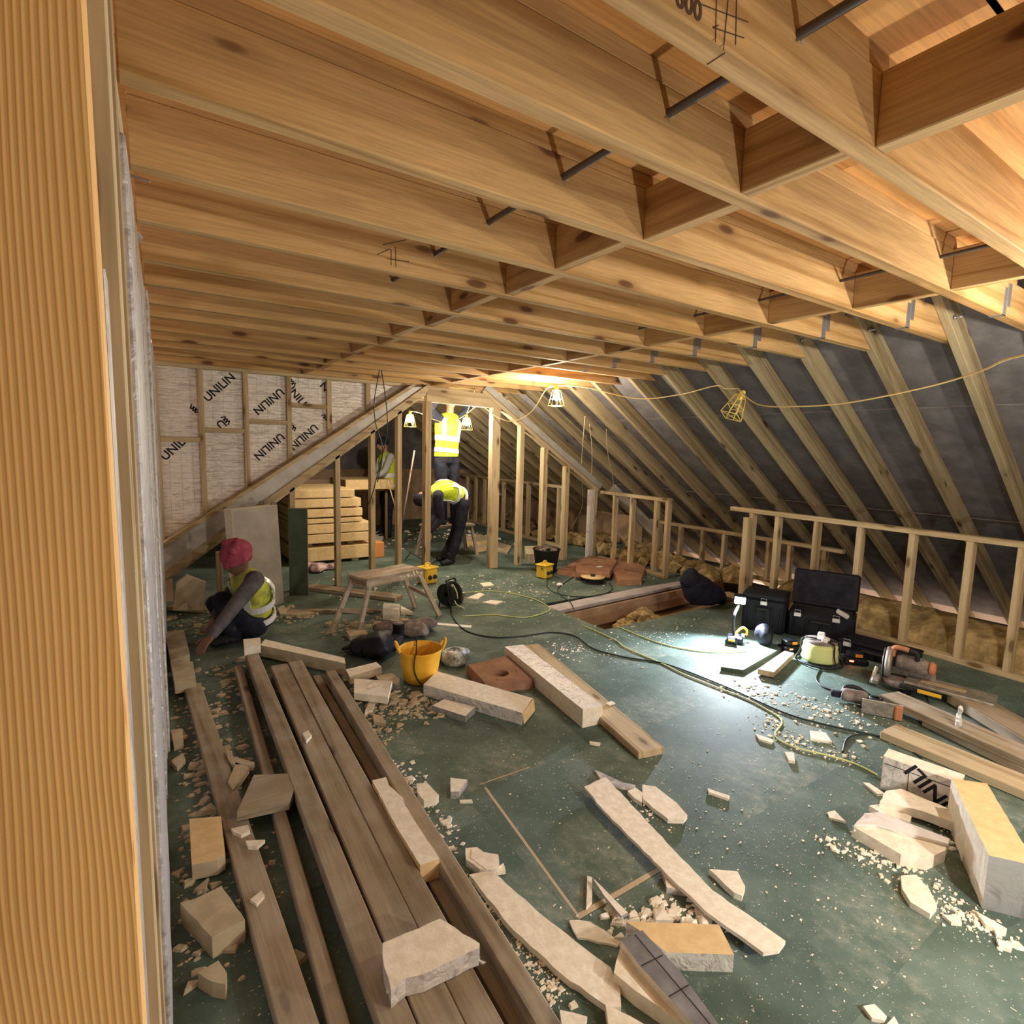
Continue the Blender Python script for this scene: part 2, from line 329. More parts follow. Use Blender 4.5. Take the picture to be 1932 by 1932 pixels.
def add_prism(bm, poly, z0, z1, mi_top=0, mi_side=0, jitter=0, step=.03, rnd=R, foil_sides=(), mi_foil=0, zj=0):
    """closed outline (x,y) extruded from z0 up to z1; z1 may be a function of (x,y); foil_sides: indices of outline edges in another material"""
    P = [Vector((p[0],p[1])) for p in poly]
    if sum(a.x*b.y-b.x*a.y for a, b in zip(P, P[1:]+P[:1])) < 0:
        P = P[::-1]; nn = len(P); foil_sides = [(nn-2-i) % nn for i in foil_sides]
    pts = []; own = []
    for i, a in enumerate(P):
        b = P[(i+1)%len(P)]; L = (b-a).length; n = max(1, int(L/step)) if jitter else 1
        d = (b-a).normalized() if L > 0 else Vector((1,0)); nr = Vector((d.y,-d.x))
        for k in range(n):
            j = rnd.uniform(-jitter, jitter) if (k and i not in foil_sides) else 0
            pts.append(a+(b-a)*(k/n)+nr*j); own.append(i)
    top = z1 if callable(z1) else (lambda x, y: z1); bot = z0 if callable(z0) else (lambda x, y: z0)
    vt = [bm.verts.new((p.x,p.y,top(p.x,p.y)+(rnd.uniform(-zj,zj) if zj else 0))) for p in pts]
    vb = [bm.verts.new((p.x,p.y,bot(p.x,p.y))) for p in pts]
    bm.faces.new(vt).material_index = mi_top; bm.faces.new(vb[::-1]).material_index = mi_side
    n = len(pts)
    for i in range(n):
        f = bm.faces.new([vb[i], vb[(i+1)%n], vt[(i+1)%n], vt[i]]); f.material_index = mi_foil if own[i] in foil_sides else mi_side
def prism_px(name, px, z, h, mats, parent=None, jitter=0, foil_sides=(), **k):
    """px: outline of the TOP face as seen in the photo, lying at height z+h; real thickness h below it"""
    W = [at(x, y, z+h) for x, y in px]; c = sum(W, Vector())/len(W); c.z = z
    bm = bmesh.new(); add_prism(bm, [(p.x-c.x, p.y-c.y) for p in W], 0, h, 0, 1 if len(mats) > 1 else 0, jitter, foil_sides=foil_sides, mi_foil=2 if len(mats) > 2 else 0)
    return link(name, bm, mats, parent, loc=c, **k)
def text(body, size, m, parent, mtx, extrude=.0004, name='lettering', sx=1):
    c = bpy.data.curves.new(name, 'FONT'); c.body = body; c.size = size; c.extrude = extrude; c.align_x = 'CENTER'; c.align_y = 'CENTER'
    c.materials.append(M[m]); c.offset = size*.022; c.resolution_u = 3
    tmp = bpy.data.objects.new(name, c); COL.objects.link(tmp); dg = bpy.context.evaluated_depsgraph_get()
    me = bpy.data.meshes.new_from_object(tmp.evaluated_get(dg)); me.name = name; bpy.data.objects.remove(tmp)
    if not me.materials: me.materials.append(M[m])
    o = bpy.data.objects.new(name, me); COL.objects.link(o); o.parent = parent; o.matrix_local = mtx @ Matrix.Diagonal((sx,1,1,1)); return o


# ================================================================== SETTING
CZ, JD, FIR = 2.325, .172, .05            # underside of joists, joist depth, firring depth
DECK = CZ+JD+FIR
def wall_x(y): return -.052+.0293*y        # room face of the left wall
def knee_x(y): return 5.18+.062*y          # room face of the low wall on the right
def raf_z(x): return CZ-.66*(x-4.15)       # underside of the rafters
RD = .185                                  # rafter depth measured upright

# ---- floor: green chipboard sheets, with an open bay
floor = empty('floor', kind='structure')
FT = .022
def sheet(poly, parent=floor, z=0.0, name='floor_board'):
    bm = bmesh.new(); c = sum((Vector((p[0],p[1],0)) for p in poly), Vector())/len(poly)
    add_prism(bm, [(p[0]-c.x, p[1]-c.y) for p in poly], -FT, 0, 0, 1)
    o = link(name, bm, ['green','greenplain'], parent); o.location = (c.x,c.y,z); return o
g = .00015
def rows(x0, x1, ys, offs, L=2.4):
    for k, (ya, yb) in enumerate(zip(ys, ys[1:])):
        x = x0-offs[k % len(offs)]
        while x < x1:
            a, b = max(x, x0), min(x+L, x1)
            if b-a > .05:
                # cut round the open bay and the drilled square
                sheet([(a+g,ya+g),(b-g,ya+g),(b-g,yb-g),(a+g,yb-g)])
            x += L
rows(-2.2, 3.40, [-3.0,-2.4,-1.8,-1.2,-.6,0,.6], [0,1.2])
# the bay of boards around the square outline (lighter cut line) in the middle of the room
rows(-2.2, 1.17, [.6,1.28,1.9,2.5,3.1,3.6], [.4,1.6])
rows(1.17, 3.40, [.6,1.28], [.7])
sheet([(1.196,1.306),(1.652,1.306),(1.652,2.09),(1.296,2.09)])
sheet([(1.1702,1.2802),(1.180,1.2802),(1.280,2.09),(1.1702,2.09)])
sheet([(1.6523,1.2803),(3.3998,1.2803),(3.3998,2.09),(1.6523,2.09)])
rows(1.17, 3.40, [2.0903,2.8,3.6], [1.9,.6])
bm = bmesh.new(); add_prism(bm, [(1.172,1.284),(1.652,1.284),(1.652,1.305),(1.195,1.305),(1.295,2.09),(1.281,2.09),(1.183,1.30)], -FT, -.0005); link('cut_line', bm, 'cutline', floor)
beam('cut_line', at(905,1480,z=.0006), at(1000,1447,z=.0006), .006, .0008, 'cutline', floor, bevel=0)
rows(3.40, 7.0, [-3.0,-2.4,-1.8,-1.2,-.6,0,.6,1.2,1.8,2.4,3.0,3.52], [.3,1.5])
rows(-2.2, 3.40, [3.6,4.2,4.8,5.4,6.0,6.6,7.2,7.8,8.4,9.0,9.6,10.2,10.8,11.4], [.5,1.7])
rows(3.40, 7.0, [4.46,5.0,5.6,6.2,6.8,7.4,8.0,8.6,9.2,9.8,10.4,11.4], [1.1,.2])
bm = bmesh.new(); add_box(bm, -2.3, 7.9, -3.1, 11.6, -.42, -.40); link('ceiling_below', bm, 'dark', floor)
# open bay between the boards: deep grey-lilac board edge, dark joist and wool
beam('bay_purlin', (3.30,4.28,-.02), (6.1,4.46,-.02), .19, .035, 'purlin', floor)
beam('bay_joist', (3.3,4.19,-.15), (6.3,4.36,-.15), .045, .2, 'brick', floor)
beam('bay_joist', (3.3,3.56,-.14), (6.3,3.56,-.14), .045, .2, 'old', floor)
bm = bmesh.new(); add_box(bm, 3.3, 6.6, 3.5, 4.4, -.32, -.30); link('bay_lining', bm, 'brick', floor)
bm = bmesh.new()
for i in range(60):
    a, q = R.uniform(0,2*PI), R.random()**.5
    c = Vector((4.25+.36*q*math.cos(a), 3.85+.16*q*math.sin(a), -.24+.20*(1-q)))
    bmesh.ops.create_icosphere(bm, subdivisions=1, radius=R.uniform(.04,.085), matrix=Matrix.Translation(c))
for v in bm.verts: v.co += noise.noise_vector(v.co*25)*.02
link('bay_wool', bm, 'wool', floor, kind='stuff')

# ---- ceiling: joists, firring strips, noggins, plywood deck
ceil = empty('ceiling', kind='structure')
JY = [.752,1.078,1.485,1.92,2.36,2.838,3.255,3.687,4.06,4.55,4.95,5.34,5.76,6.235]   # far face of each joist
JY = [-2.75,-2.3,-1.85,-1.4,-.95,-.5,-.08,.36] + JY
JT = .055
def joist(yf):
    x0 = wall_x(yf) if yf > .5 else -1.6
    if yf < .5: x0 = -1.6
    xe_b = 4.15+RD/.66; xe_t = 4.15+(RD-JD)/.66
    bm = bmesh.new(); L = xe_b-x0; dx = (JD)/.66
    vs = add_box(bm, 0, L, -JT/2, JT/2, 0, JD, .004)
    for v in bm.verts:
        if v.co.x > L-.01: v.co.x -= (v.co.z/JD)*dx
    # slight bow and irregularity of real timber
    o = link('joist', bm, 'pine', ceil); o.location = (x0, yf-JT/2, CZ)
    o2 = beam('firring_strip', (x0, yf-JT/2+.002, CZ+JD+FIR/2+.001), (3.78, yf-JT/2+.002, CZ+JD+FIR/2+.001), .05, FIR-.002, 'pine', ceil)
    return o
for yf in JY: joist(yf)
for k, (a, b) in enumerate(zip(JY, JY[1:])):
    if a < -1: continue
    gap = (a, b-JT)
    for xr, st in ((1.50,.045),(2.97,.02)):
        x = xr+(st if k % 2 else -st)*.5+(.0 if xr > 2 else -.02)
        beam('noggin', (x, gap[0], CZ+JD/2+.002), (x, gap[1], CZ+JD/2+.002), .05, JD-.004, 'pine', ceil)
# tie bars through every joist
for x, z, r, y1 in ((1.335,CZ+.105,.0095,5.7),(2.68,CZ+.105,.006,5.7)):
    pass
def plane_bar(pts, z): return [at(px, py, z) for px, py in pts]
for (pa, pb, z, r) in (((1500,70),(805,490),CZ+.11,.0105), ((1765,487),(1285,602),CZ+.11,.0075)):
    A = at(*pa, z=z); B = at(*pb, z=z); d = (B-A).normalized()
    tube('tie_bar', [A-d*2.2, B+d*3.0], r, 'rod', ceil, n=0)
# splinters where the tie bar breaks through
bm = bmesh.new()
for yf in JY[8:13]:
    A = at(1500,70,z=CZ+.11); B = at(805,490,z=CZ+.11); t = (yf-JT-A.y)/(B.y-A.y); c = A+(B-A)*t
    for i in range(6):
        a = R.uniform(0,2*PI); d = Vector((math.cos(a), -R.uniform(.15,.4), math.sin(a))); s = Vector((-math.sin(a),0,math.cos(a)))*.003
        p = c+Vector((math.cos(a)*.011, -.0005, math.sin(a)*.011)); q = p+d*R.uniform(.008,.018)
        w1 = [bm.verts.new(v) for v in (p-s, p+s, q, p+Vector((0,-.002,0)))]
        for f in ((0,1,2),(0,3,2),(1,3,2),(0,1,3)): bm.faces.new([w1[i] for i in f])
link('splinters', bm, 'stud', ceil, kind='stuff')
# plywood deck in sheets
for i, ya in enumerate([-3.1,-1.9,-.7,.5,1.72,2.94,4.16,5.38]):
    yb = min(ya+1.218, 6.35); x = -1.7-(1.2 if i % 2 else 0)
    while x < 3.75:
        a, b = max(x,-1.7), min(x+2.438, 3.78)
        if b > a+.05:
            o = beam('deck_panel', (a+.0, (ya+yb)/2, DECK+.0095), (b, (ya+yb)/2, DECK+.0095), yb-ya-.003, .018, 'ply', ceil, bevel=.001)
        x += 2.44
# joist hangers near the rafter line
def hanger(yf, x):
    bm = bmesh.new(); yc = yf-JT/2; t = .0025; hw = JT/2+t
    add_box(bm, -.022, .022, -hw, hw, CZ-t, CZ)                        # seat
    for s in (-1, 1):
        ya, yb = sorted((s*hw, s*(hw-t)))
        add_box(bm, -.022, .022, ya, yb, CZ-t, CZ+.13)                 # side straps
        ya, yb = sorted((s*hw, s*(hw+.001)))
        add_box(bm, .018, .060, ya-.0015, yb+.0015, CZ+.045, CZ+.155)  # nail flange
        for zz in (.02,.045,.07,.095): add_box(bm, -.004, .004, s*(hw+.0025)-.0015, s*(hw+.0025)+.0015, CZ+zz-.004, CZ+zz+.004)
    o = link('joist_hanger', bm, 'steel', ceil); o.location = (x, yc, 0)
for yf, px in zip(JY[9:], (1915,1710,1550,1420,1325,1240,1165,1108)):
    hanger(yf, {1915:3.62,1710:3.58,1550:3.53,1420:3.50}.get(px, 3.48))
hanger(JY[8], 3.62)

# pencil marks on the nearest visible joist
yA = JY[8]-JT-.0006
def face_line(pa, pb, wdt=.0016):
    A = aty(*pa, yA); B = aty(*pb, yA); return beam('pencil_mark', A, B, .0008, wdt, 'pencil', ceil, bevel=0)
face_line((1374,0),(1365,95)); face_line((1352,0),(1350,80)); face_line((1390,0),(1388,85))
face_line((1322,8),(1412,42)); face_line((1345,52),(1404,72)); face_line((1345,52),(1356,48))
P0 = aty(1300,10,yA); text('600', .045, 'pencil', ceil, Matrix.Translation(P0+Vector((0,-.0004,0)))@Matrix.Rotation(PI/2,4,'X'), .0002)
yE = JY[12]-JT-.0006
for pa_, pb_ in (((722,462),(768,452)),((730,488),(772,494)),((738,470),(738,500)),((746,466),(747,504)),((712,480),(735,470))):
    beam('pencil_mark', aty(*pa_, yE), aty(*pb_, yE), .0008, .003, 'pencil', ceil, bevel=0)
uA = CZ-.0005
beam('pencil_mark', at(1334,122,uA), at(1368,100,uA), .002, .0008, 'pencil', ceil, bevel=0)

# ---- rafters on the right
slope = empty('wall_right', kind='structure')
rx1 = 8.75
RY = [.10,.53,.965,1.38,1.845,2.30,2.73,3.145,3.62,4.08,4.62,5.05,5.5,5.95,6.5,6.95,7.4,7.85,8.3,8.75,9.2,9.65,10.1,10.6]
RY = [-2.6,-2.15,-1.7,-1.25,-.8,-.35] + RY
nrm = Vector((.66,0,1)).normalized()
for y in RY:
    xa = 3.05; hz = RD*.835/2
    A = Vector((xa, y+.025, raf_z(xa)))+nrm*(hz); B = Vector((rx1, y+.025, raf_z(rx1)))+nrm*hz
    beam('rafter', A, B, .05, RD*.835, 'rafter', slope, up=nrm, bevel=.004)
# sarking: dark felt boards above the rafters, two courses with an open joint
for (xa, xb) in ((3.0,4.86),(4.87,6.25),(6.26,8.2)):
    off = nrm*(RD*.835+.006)
    A = Vector((xa,4.1,raf_z(xa)))+off; B = Vector((xb,4.1,raf_z(xb)))+off
    beam('felt_panel', A, B, 14.8, .01, 'felt', slope, up=nrm, bevel=0)
A = Vector((8.2,4.1,raf_z(8.2)))+nrm*(RD*.835+.006); B = Vector((8.8,4.1,raf_z(8.8)))+nrm*(RD*.835+.006)
beam('eaves_lining', A, B, 14.8, .01, 'pale', slope, up=nrm, bevel=0)
# bolts through the rafter feet of the ceiling joists
for y in RY[8:17]:
    x = 4.05
    for dx in (0,):
        c = Vector((x+dx, y-.001, raf_z(x)+.045))
        bm = bmesh.new(); add_tube(bm, [c+Vector((0,-.045,0)), c], .005, 6); add_tube(bm, [c+Vector((0,-.014,0)), c+Vector((0,-.004,0))], .012, 6); link('bolt', bm, 'steel', slope)
# far ceiling slope on the left beyond the partition
slopeL = empty('ceiling_far', kind='structure')
def rafl_z(x): return .49+.669*x
for y in [6.5,6.95,7.4,7.85,8.3,8.75,9.2,9.65,10.1,10.6]:
    nl = Vector((-.669,0,1)).normalized(); A = Vector((-.9,y,rafl_z(-.9)+.05))+nl*.08; B = Vector((3.1,y,rafl_z(3.1)+.05))+nl*.08
    beam('rafter', A, B, .05, .15, 'rafter', slopeL, up=nl)
    beam('collar', (2.6,y+.05,2.36), (4.1,y+.05,2.36), .05, .15, 'rafter', slopeL)
nl = Vector((-.669,0,1)).normalized()
beam('felt_panel', Vector((-1.0,8.95,rafl_z(-1.0)+.05))+nl*.165, Vector((3.2,8.95,rafl_z(3.2)+.05))+nl*.165, 4.9, .01, 'felt', slopeL, up=nl, bevel=0)
beam('deck_panel', (2.6,8.8,2.46), (4.1,8.8,2.46), 5.2, .012, 'felt', slopeL, bevel=0)

# ---- low stud wall on the right (knee wall), far run and near run
knee = empty('wall_low', kind='structure')
def knee_run(y0, y1, ys, top=1.02, base=True, wd=.075, th=.047, zt=.045, par=knee, kx=knee_x):
    d = Vector((kx(y1)-kx(y0), y1-y0, 0)).normalized(); off = Vector((d.y,-d.x,0))*wd/2
    beam('top_plate', Vector((kx(y0),y0,top-zt/2))+off, Vector((kx(y1),y1,top-zt/2))+off, wd, zt, 'stud', par)
    if base: beam('base_plate', Vector((kx(y0),y0,.0225))+off, Vector((kx(y1),y1,.0225))+off, wd, .045, 'stud', par)
    for y in ys:
        p = Vector((kx(y), y, .045))+off; beam('stud', p, p+Vector((0,0,top-zt-.046)), wd, th, 'stud', par, up=d)
n_k = (1,-.062,0)
def knee_y(px, py): return hit(px, py, n_k, 5.18).y
knee_run(.15, 3.72, [knee_y(1415,1000)]+[knee_y(px, py) for px, py in ((1463,1010),(1537,1015),(1619,1020),(1718,1030),(1828,1040),(1926,1050))]+[.8,.42])
yF0, yF1 = knee_y(1262,940), 5.98
knee_run(yF0, yF1, [yF0+.03, knee_y(1236,960), knee_y(1190,960), knee_y(1157,960)])
# loose post in front, foil faced
p = Vector((knee_x(3.55)-.06,3.45,0)); beam('stud', p, p+Vector((0,0,.93)), .047, .075, 'stud', knee)
knee_run(6.9, 11.0, [7.05,7.5,8.0,8.4,8.9,9.3,9.7,10.1,10.5], kx=lambda y: 5.18+.062*y)
# dwarf wall behind the open bay
low = empty('wall_eaves', kind='structure')
knee_run(3.0, 5.9, [3.2,3.62,3.9,4.2,4.55,4.9,5.3,5.7], top=.56, par=low, kx=lambda y: 6.42+.02*y, wd=.07)
beam('eaves_panel', (6.95,6.4,.25), (6.95,11.2,.25), .03, .5, 'brick', low)
beam('leaning_rafter', (5.75,5.95,1.05), (6.9,5.7,.05), .05, .16, 'grey_face', low, up=(.66,0,1))
# eaves: pale lining and brick inner leaf, leaving the gap where light comes in
# wool laid behind the low wall
bm = bmesh.new(); nx, ny = 10, 60; G = []
for i in range(nx+1):
    G.append([])
    for j in range(ny+1):
        y = -.4+3.6*j/ny; u = i/nx; x = knee_x(y)+.12+.75*u
        z = .02+.235*math.sin(PI*min(1,max(0,(u*1.02)))*.98+.02)**.4+.03*noise.noise(Vector((x*6,y*5,0)))
        G[-1].append(bm.verts.new((x,y,z if 0 < i < nx else .0)))
for i in range(nx):
    for j in range(ny): bm.faces.new([G[i][j],G[i+1][j],G[i+1][j+1],G[i][j+1]]).smooth = True
bm.faces.new([G[i][0] for i in range(nx+1)][::-1]); bm.faces.new([G[i][ny] for i in range(nx+1)])
tag(link('insulation_roll', bm, 'wool'), 'golden mineral wool laid along the eaves behind the low stud wall', 'insulation')
bm = bmesh.new()
for i in range(170):
    c = Vector((R.uniform(5.75,6.5), R.uniform(4.1,5.9), .03)) if i < 70 else Vector((R.uniform(5.9,6.9), R.uniform(5.9,11.0), .06)); 
    if c.x < knee_x(c.y)+.15: continue
    bmesh.ops.create_icosphere(bm, subdivisions=1, radius=R.uniform(.07,.16), matrix=Matrix.Translation(c)@Matrix.Diagonal((1,1,.8,1)))
for v in bm.verts: v.co += noise.noise_vector(v.co*14)*.03; v.co.z = max(v.co.z, 0)
tag(link('mineral_wool', bm, 'wool'), 'heap of torn mineral wool behind the far low stud wall', 'insulation', kind='stuff')

# ---- partition with the doorway
part = empty('wall_partition', kind='structure')
PY = 6.14
def pst(px, ztop, wd=.05, dp=.09, m='stud'):
    """upright at photo column px (left edge) in the partition plane"""
    x = aty(px, 1000, PY).x+wd/2
    return beam('stud', (x,PY+dp/2,.0), (x,PY+dp/2,ztop), dp, wd, m, part, up=(1,0,0))
def Bz(x): return B0_.z+(B1_.z-B0_.z)*(x-B0_.x)/(B1_.x-B0_.x)-.03
B0_, B1_ = aty(306,1086,PY-.02), aty(806,730,PY-.02)
for px_ in (634,700,750,548): pst(px_, Bz(aty(px_,1000,PY).x), .055)
pst(802,2.13,.075,.10); pst(926,2.13,.12,.10)
pst(978,1.90,.065); pst(1022,1.62,.075); pst(1064,1.36,.075)
beam('stud', (5.62,PY+.03,0), (5.62,PY+.03,1.04), .09, .05, 'stud', part, up=(1,0,0))
o = beam('foil_strip', (5.53,PY+.0,0), (5.53,PY+.0,1.02), .07, .09, 'foil_white', part, up=(1,0,0))
beam('header', (2.86,PY+.05,2.215), (4.02,PY+.05,2.19), .09, .17, 'stud', part)
# sloping soffit on the right of the doorway
ns = Vector((.644,0,1)).normalized()
def sof(x): return 1.871-.644*(x-4.274)
A = Vector((3.62,PY+.05,sof(3.62))); B = Vector((5.66,PY+.05,sof(5.66)))
beam('soffit_timber', A+ns*.03, B+ns*.03, .11, .055, 'stud', part, up=ns)
beam('soffit_foil', A+ns*.10, B+ns*.10, .13, .085, 'grey_face', part, up=ns)
# wide raking board on the left, between the foil boards above and the open roof space below
def rk(px, py): return aty(px, py, PY-.02)
T0, T1, B0, B1 = rk(306,1032), rk(778,730), rk(306,1086), rk(806,730)
bm = bmesh.new(); 
def yprism(bm, poly, y0, y1, mi=0):
    a = [bm.verts.new((p[0],y0,p[1])) for p in poly]; b = [bm.verts.new((p[0],y1,p[1])) for p in poly]
    bm.faces.new(a).material_index = mi; bm.faces.new(b[::-1]).material_index = mi
    for i in range(len(poly)): bm.faces.new([a[i],b[i],b[(i+1)%len(poly)],a[(i+1)%len(poly)]]).material_index = mi
yprism(bm, [(p.x,p.z) for p in (B0,B1,T1,T0)], PY-.02, PY+.13); link('raking_board', bm, 'grey_face', part)
def strip(name, a, b, dz0, dz1, y0, y1, m):
    bm = bmesh.new(); yprism(bm, [(a.x,a.z+dz0),(b.x,b.z+dz0),(b.x,b.z+dz1),(a.x,a.z+dz1)], y0, y1); return link(name, bm, m, part)
strip('raking_timber', T0, T1, -.012, .032, PY-.035, PY+.13, 'stud')
strip('raking_timber', B0, B1, -.05, .028, PY-.05, PY+.1, 'stud')
strip('raking_timber', B0+Vector((0,0,-.06)), B1+Vector((0,0,-.06)), -.03, .005, PY-.0, PY+.1, 'stud')
beam('short_stud', (.60,PY,0), (.60,PY,.50), .05, .06, 'stud', part, up=(1,0,0))

# ---- far cheek wall: studs and foil faced boards with the maker's lettering
cheek = empty('wall_far', kind='structure')
CY = PY+.10
def cx(px, py=850): return aty(px, py, CY)
def rake(x): return T0.z+(T1.z-T0.z)*(x-T0.x)/(T1.x-T0.x)+.02
stud_px = [(287,300),(374,385),(459,469),(541,550),(617,626),(690,699)]
sx = [(cx(a,760).x, cx(b,760).x) for a, b in stud_px]
for a, b in sx:
    x = (a+b)/2; beam('stud', (x,CY+.045,max(rake(x)-.02,.0)), (x,CY+.045,CZ), .10, b-a, 'stud', cheek, up=(1,0,0))
beam('top_plate', (wall_x(6.2),CY+.03,CZ-.01), (3.2,CY+.03,CZ-.01), .10, .05, 'stud', cheek)
def nog_at(k, px, py):
    a, b = sx[k][1], sx[k+1][0]; z = aty(px, py, CY).z
    beam('noggin', (a,CY+.04,z), (b,CY+.04,z), .09, .045, 'stud', cheek)
    return z
nz = {0: nog_at(0,340,829), 1: nog_at(1,424,812), 2: nog_at(2,505,796), 3: nog_at(3,583,766)}
def ins(k, z0, z1, grid, name='insulation_board'):
    a = sx[k][1]; b = sx[k+1][0] if k+1 < len(sx) else 2.9
    bm = bmesh.new(); lo = lambda x: max(z0, rake(x)-.02) if z0 is not None else rake(x)-.02
    xs = [a+(b-a)*i/6 for i in range(7)]
    pts = [(x, min(lo(x), z1)) for x in xs]+[(b,z1),(a,z1)]
    if pts[6][1] >= z1-.001: pts = [p for p in pts if p[1] < z1-.001]+[(a,z1)]+[]; pts.insert(len(pts)-1, ((z1-.02-.02-T0.z+.0)/((T1.z-T0.z)/(T1.x-T0.x))+T0.x, z1))
    cxm = (a+b)/2
    yprism(bm, [(x-cxm, z-z1) for x, z in pts], CY+.035, CY+.09)
    uv = bm.loops.layers.uv.new('UVMap')
    for f in bm.faces:
        for l in f.loops: l[uv].uv = (l.vert.co.x+.7, l.vert.co.z+3)
    o = link(name, bm, 'foil_grid' if grid else 'foil_white', cheek); o.location = (cxm,0,z1); return o
PB = {}
for k, (gt, gb) in {0:(0,1), 1:(1,0), 2:(1,1), 3:(1,0)}.items():
    PB[k,1] = ins(k, nz[k]+.022, CZ-.035, gt); PB[k,0] = ins(k, None, nz[k]-.022, gb)
PB[4,1] = ins(4, None, CZ-.035, 0); PB[5,1] = ins(5, None, CZ-.035, 0)
def print_on(board, body, px, py, ang, size=.112, logo=None):
    P = aty(px, py, CY+.033); P = P-Vector(board.location); P.y = CY+.0345
    mt = Matrix.Translation(P)@Matrix.Rotation(PI/2,4,'X')@Matrix.Rotation(math.radians(ang),4,'Z')
    text(body, size, 'ink', board, mt, .0003, sx=1.0)
    if logo is not None:                    # three stacked chevrons beside the word
        for q in range(3):
            for s in (-1,1):
                b2 = bmesh.new(); add_box(b2, 0, .046, -.006, .006, -.0004, .0004, 0, 0, Matrix.Translation((logo*1.2-.01, (q-1)*.026, 0))@Matrix.Rotation(s*.5+(PI if logo > 0 else 0)*0,4,'Z')@Matrix.Translation((0,0,0)))
                o = link('logo_mark', b2, 'ink', board); o.matrix_local = mt
print_on(PB[1,1], 'UNILIN', 414, 731, 45, logo=-.275)
print_on(PB[0,0], 'UNIL', 326, 848, 45, logo=-.20)
print_on(PB[2,1], 'UNILIN', 507, 757, 222, logo=-.275)
print_on(PB[2,0], 'UNILIN', 508, 842, 222, logo=-.275)
print_on(PB[3,0], 'UNILIN', 573, 824, 222, logo=-.275)
print_on(PB[3,1], 'INILI', 561, 749, -48)
print_on(PB[1,1], 'U', 417, 800, 222, logo=-.06)
print_on(PB[3,1], 'N', 612, 730, -45)

# ---- left wall: studs on edge, foil boards between, seen almost end on
wl = empty('wall_left', kind='structure')
wd = Vector((.0293,1,0)).normalized(); wn = Vector((1,-.0293,0)).normalized()
def WP(y, off=0, z=0): return Vector((wall_x(y),y,z))+wn*off
beam('base_plate', WP(.9,-.05,.024), WP(6.15,-.05,.024), .1, .045, 'stud', wl)
beam('top_plate', WP(.9,-.05,CZ-.027), WP(6.15,-.05,CZ-.027), .1, .045, 'stud', wl)
for k, y in enumerate([.95,1.38,1.80,2.22,2.64,3.06,3.48,3.90,4.32,4.74,5.16,5.58,6.0]):
    e = R.uniform(-.004,.006)
    beam('stud', WP(y,-.05+e,.047), WP(y,-.05+e,CZ-.05), .1, .047, 'stud', wl, up=wd)
    if y < 5.9:
        a, b = y+.026, y+.42-.026; zt = CZ-.05 if k > 2 else (2.27,2.20,2.05)[k]
        bm = bmesh.new(); add_box(bm, a-(a+b)/2, (b-a)/2, -.03, .03, -.5*(zt-.05), .5*(zt-.05), .004)
        o = link('insulation_board', bm, 'foil', wl); c = WP((a+b)/2, -.035+R.uniform(-.004,.022), (zt+.05)/2)
        o.matrix_local = Matrix.Translation(c)@Matrix.Rotation(PI/2-.0293,4,'Z')
        bm = bmesh.new(); add_box(bm, -(b-a)/2+.002, (b-a)/2-.002, -.028, .028, -.5*(zt-.05)+.002, .5*(zt-.05)-.002)
# near post and the rough stud beside it
pw = empty('trim_1', kind='structure')
def post(name, xr, y, wdt, dep, z0, z1, m, lean=0):
    return beam(name, (xr-wdt/2,y+dep/2,z0), (xr-wdt/2+lean,y+dep/2,z1), dep, wdt, m, pw, up=(1,0,0), bevel=.0012)
post('post', -.0145, .45, .26, .045, -.02, 2.52, 'post', lean=-.004)
post('rough_stud', -.0085, .60, .05, .09, -.02, 2.34, 'stud')
post('foil_strip', -.0158, .50, .012, .04, .0, 1.72, 'foil_dull')
post('rough_stud', -.006, .80, .05, .05, -.02, 2.30, 'stud')
beam('post_bolt', (-.02,1.22,2.41), (.035,1.22,2.405), .008, .008, 'steel', pw, bevel=.003)
beam('post_bolt', (.0,2.15,2.40), (.06,2.15,2.395), .008, .008, 'steel', pw, bevel=.003)
o = prism_px('foil_scrap', [(246,437),(262,438),(270,448),(256,468),(246,482)], CZ+.03, .002, ['foil_white'], pw)

# ---- closing surfaces the photo does not look at
bk = empty('wall_back', kind='structure')
beam('wall_panel', (-1.7,-3.05,1.25), (7.0,-3.05,1.25), .04, 2.7, 'stud', bk)
beam('wall_panel', (-1.65,-3.05,1.25), (-1.65,.6,1.25), .04, 2.7, 'stud', bk)
beam('wall_panel', (-1.65,.62,1.25), (-.29,.62,1.25), .04, 2.7, 'stud', bk)
gb = empty('wall_gable', kind='structure')
beam('wall_panel', (-1.6,11.2,.55), (6.9,11.2,.55), .05, 1.1, 'brick', gb)
beam('wall_panel', (-1.6,11.26,1.9), (6.9,11.26,1.9), .05, 1.8, 'felt', gb)
beam('wall_panel', (-1.25,6.2,.4), (-1.25,11.3,.4), .05, .9, 'brick', gb)
beam('wall_panel', (-1.25,6.35,.25), (.2,6.35,.25), .03, .6, 'brick', gb)
# sloping boarded piece seen behind the slab stack
beam('boarding', (1.1,10.3,.45), (3.3,10.3,.45), .04, 1.0, 'brick', gb)
beam('boarding', (3.35,10.6,.42), (4.3,10.6,.42), .04, .95, 'brick', gb)

# ---- lights of the place
for (x,y,z,p,lit) in LAMPS:
    if lit: point_light('lamp_light', (x,y,z), p, WARM if y > 1 else ((1,.90,.74) if z > 1 else (1,.94,.84)), .034)

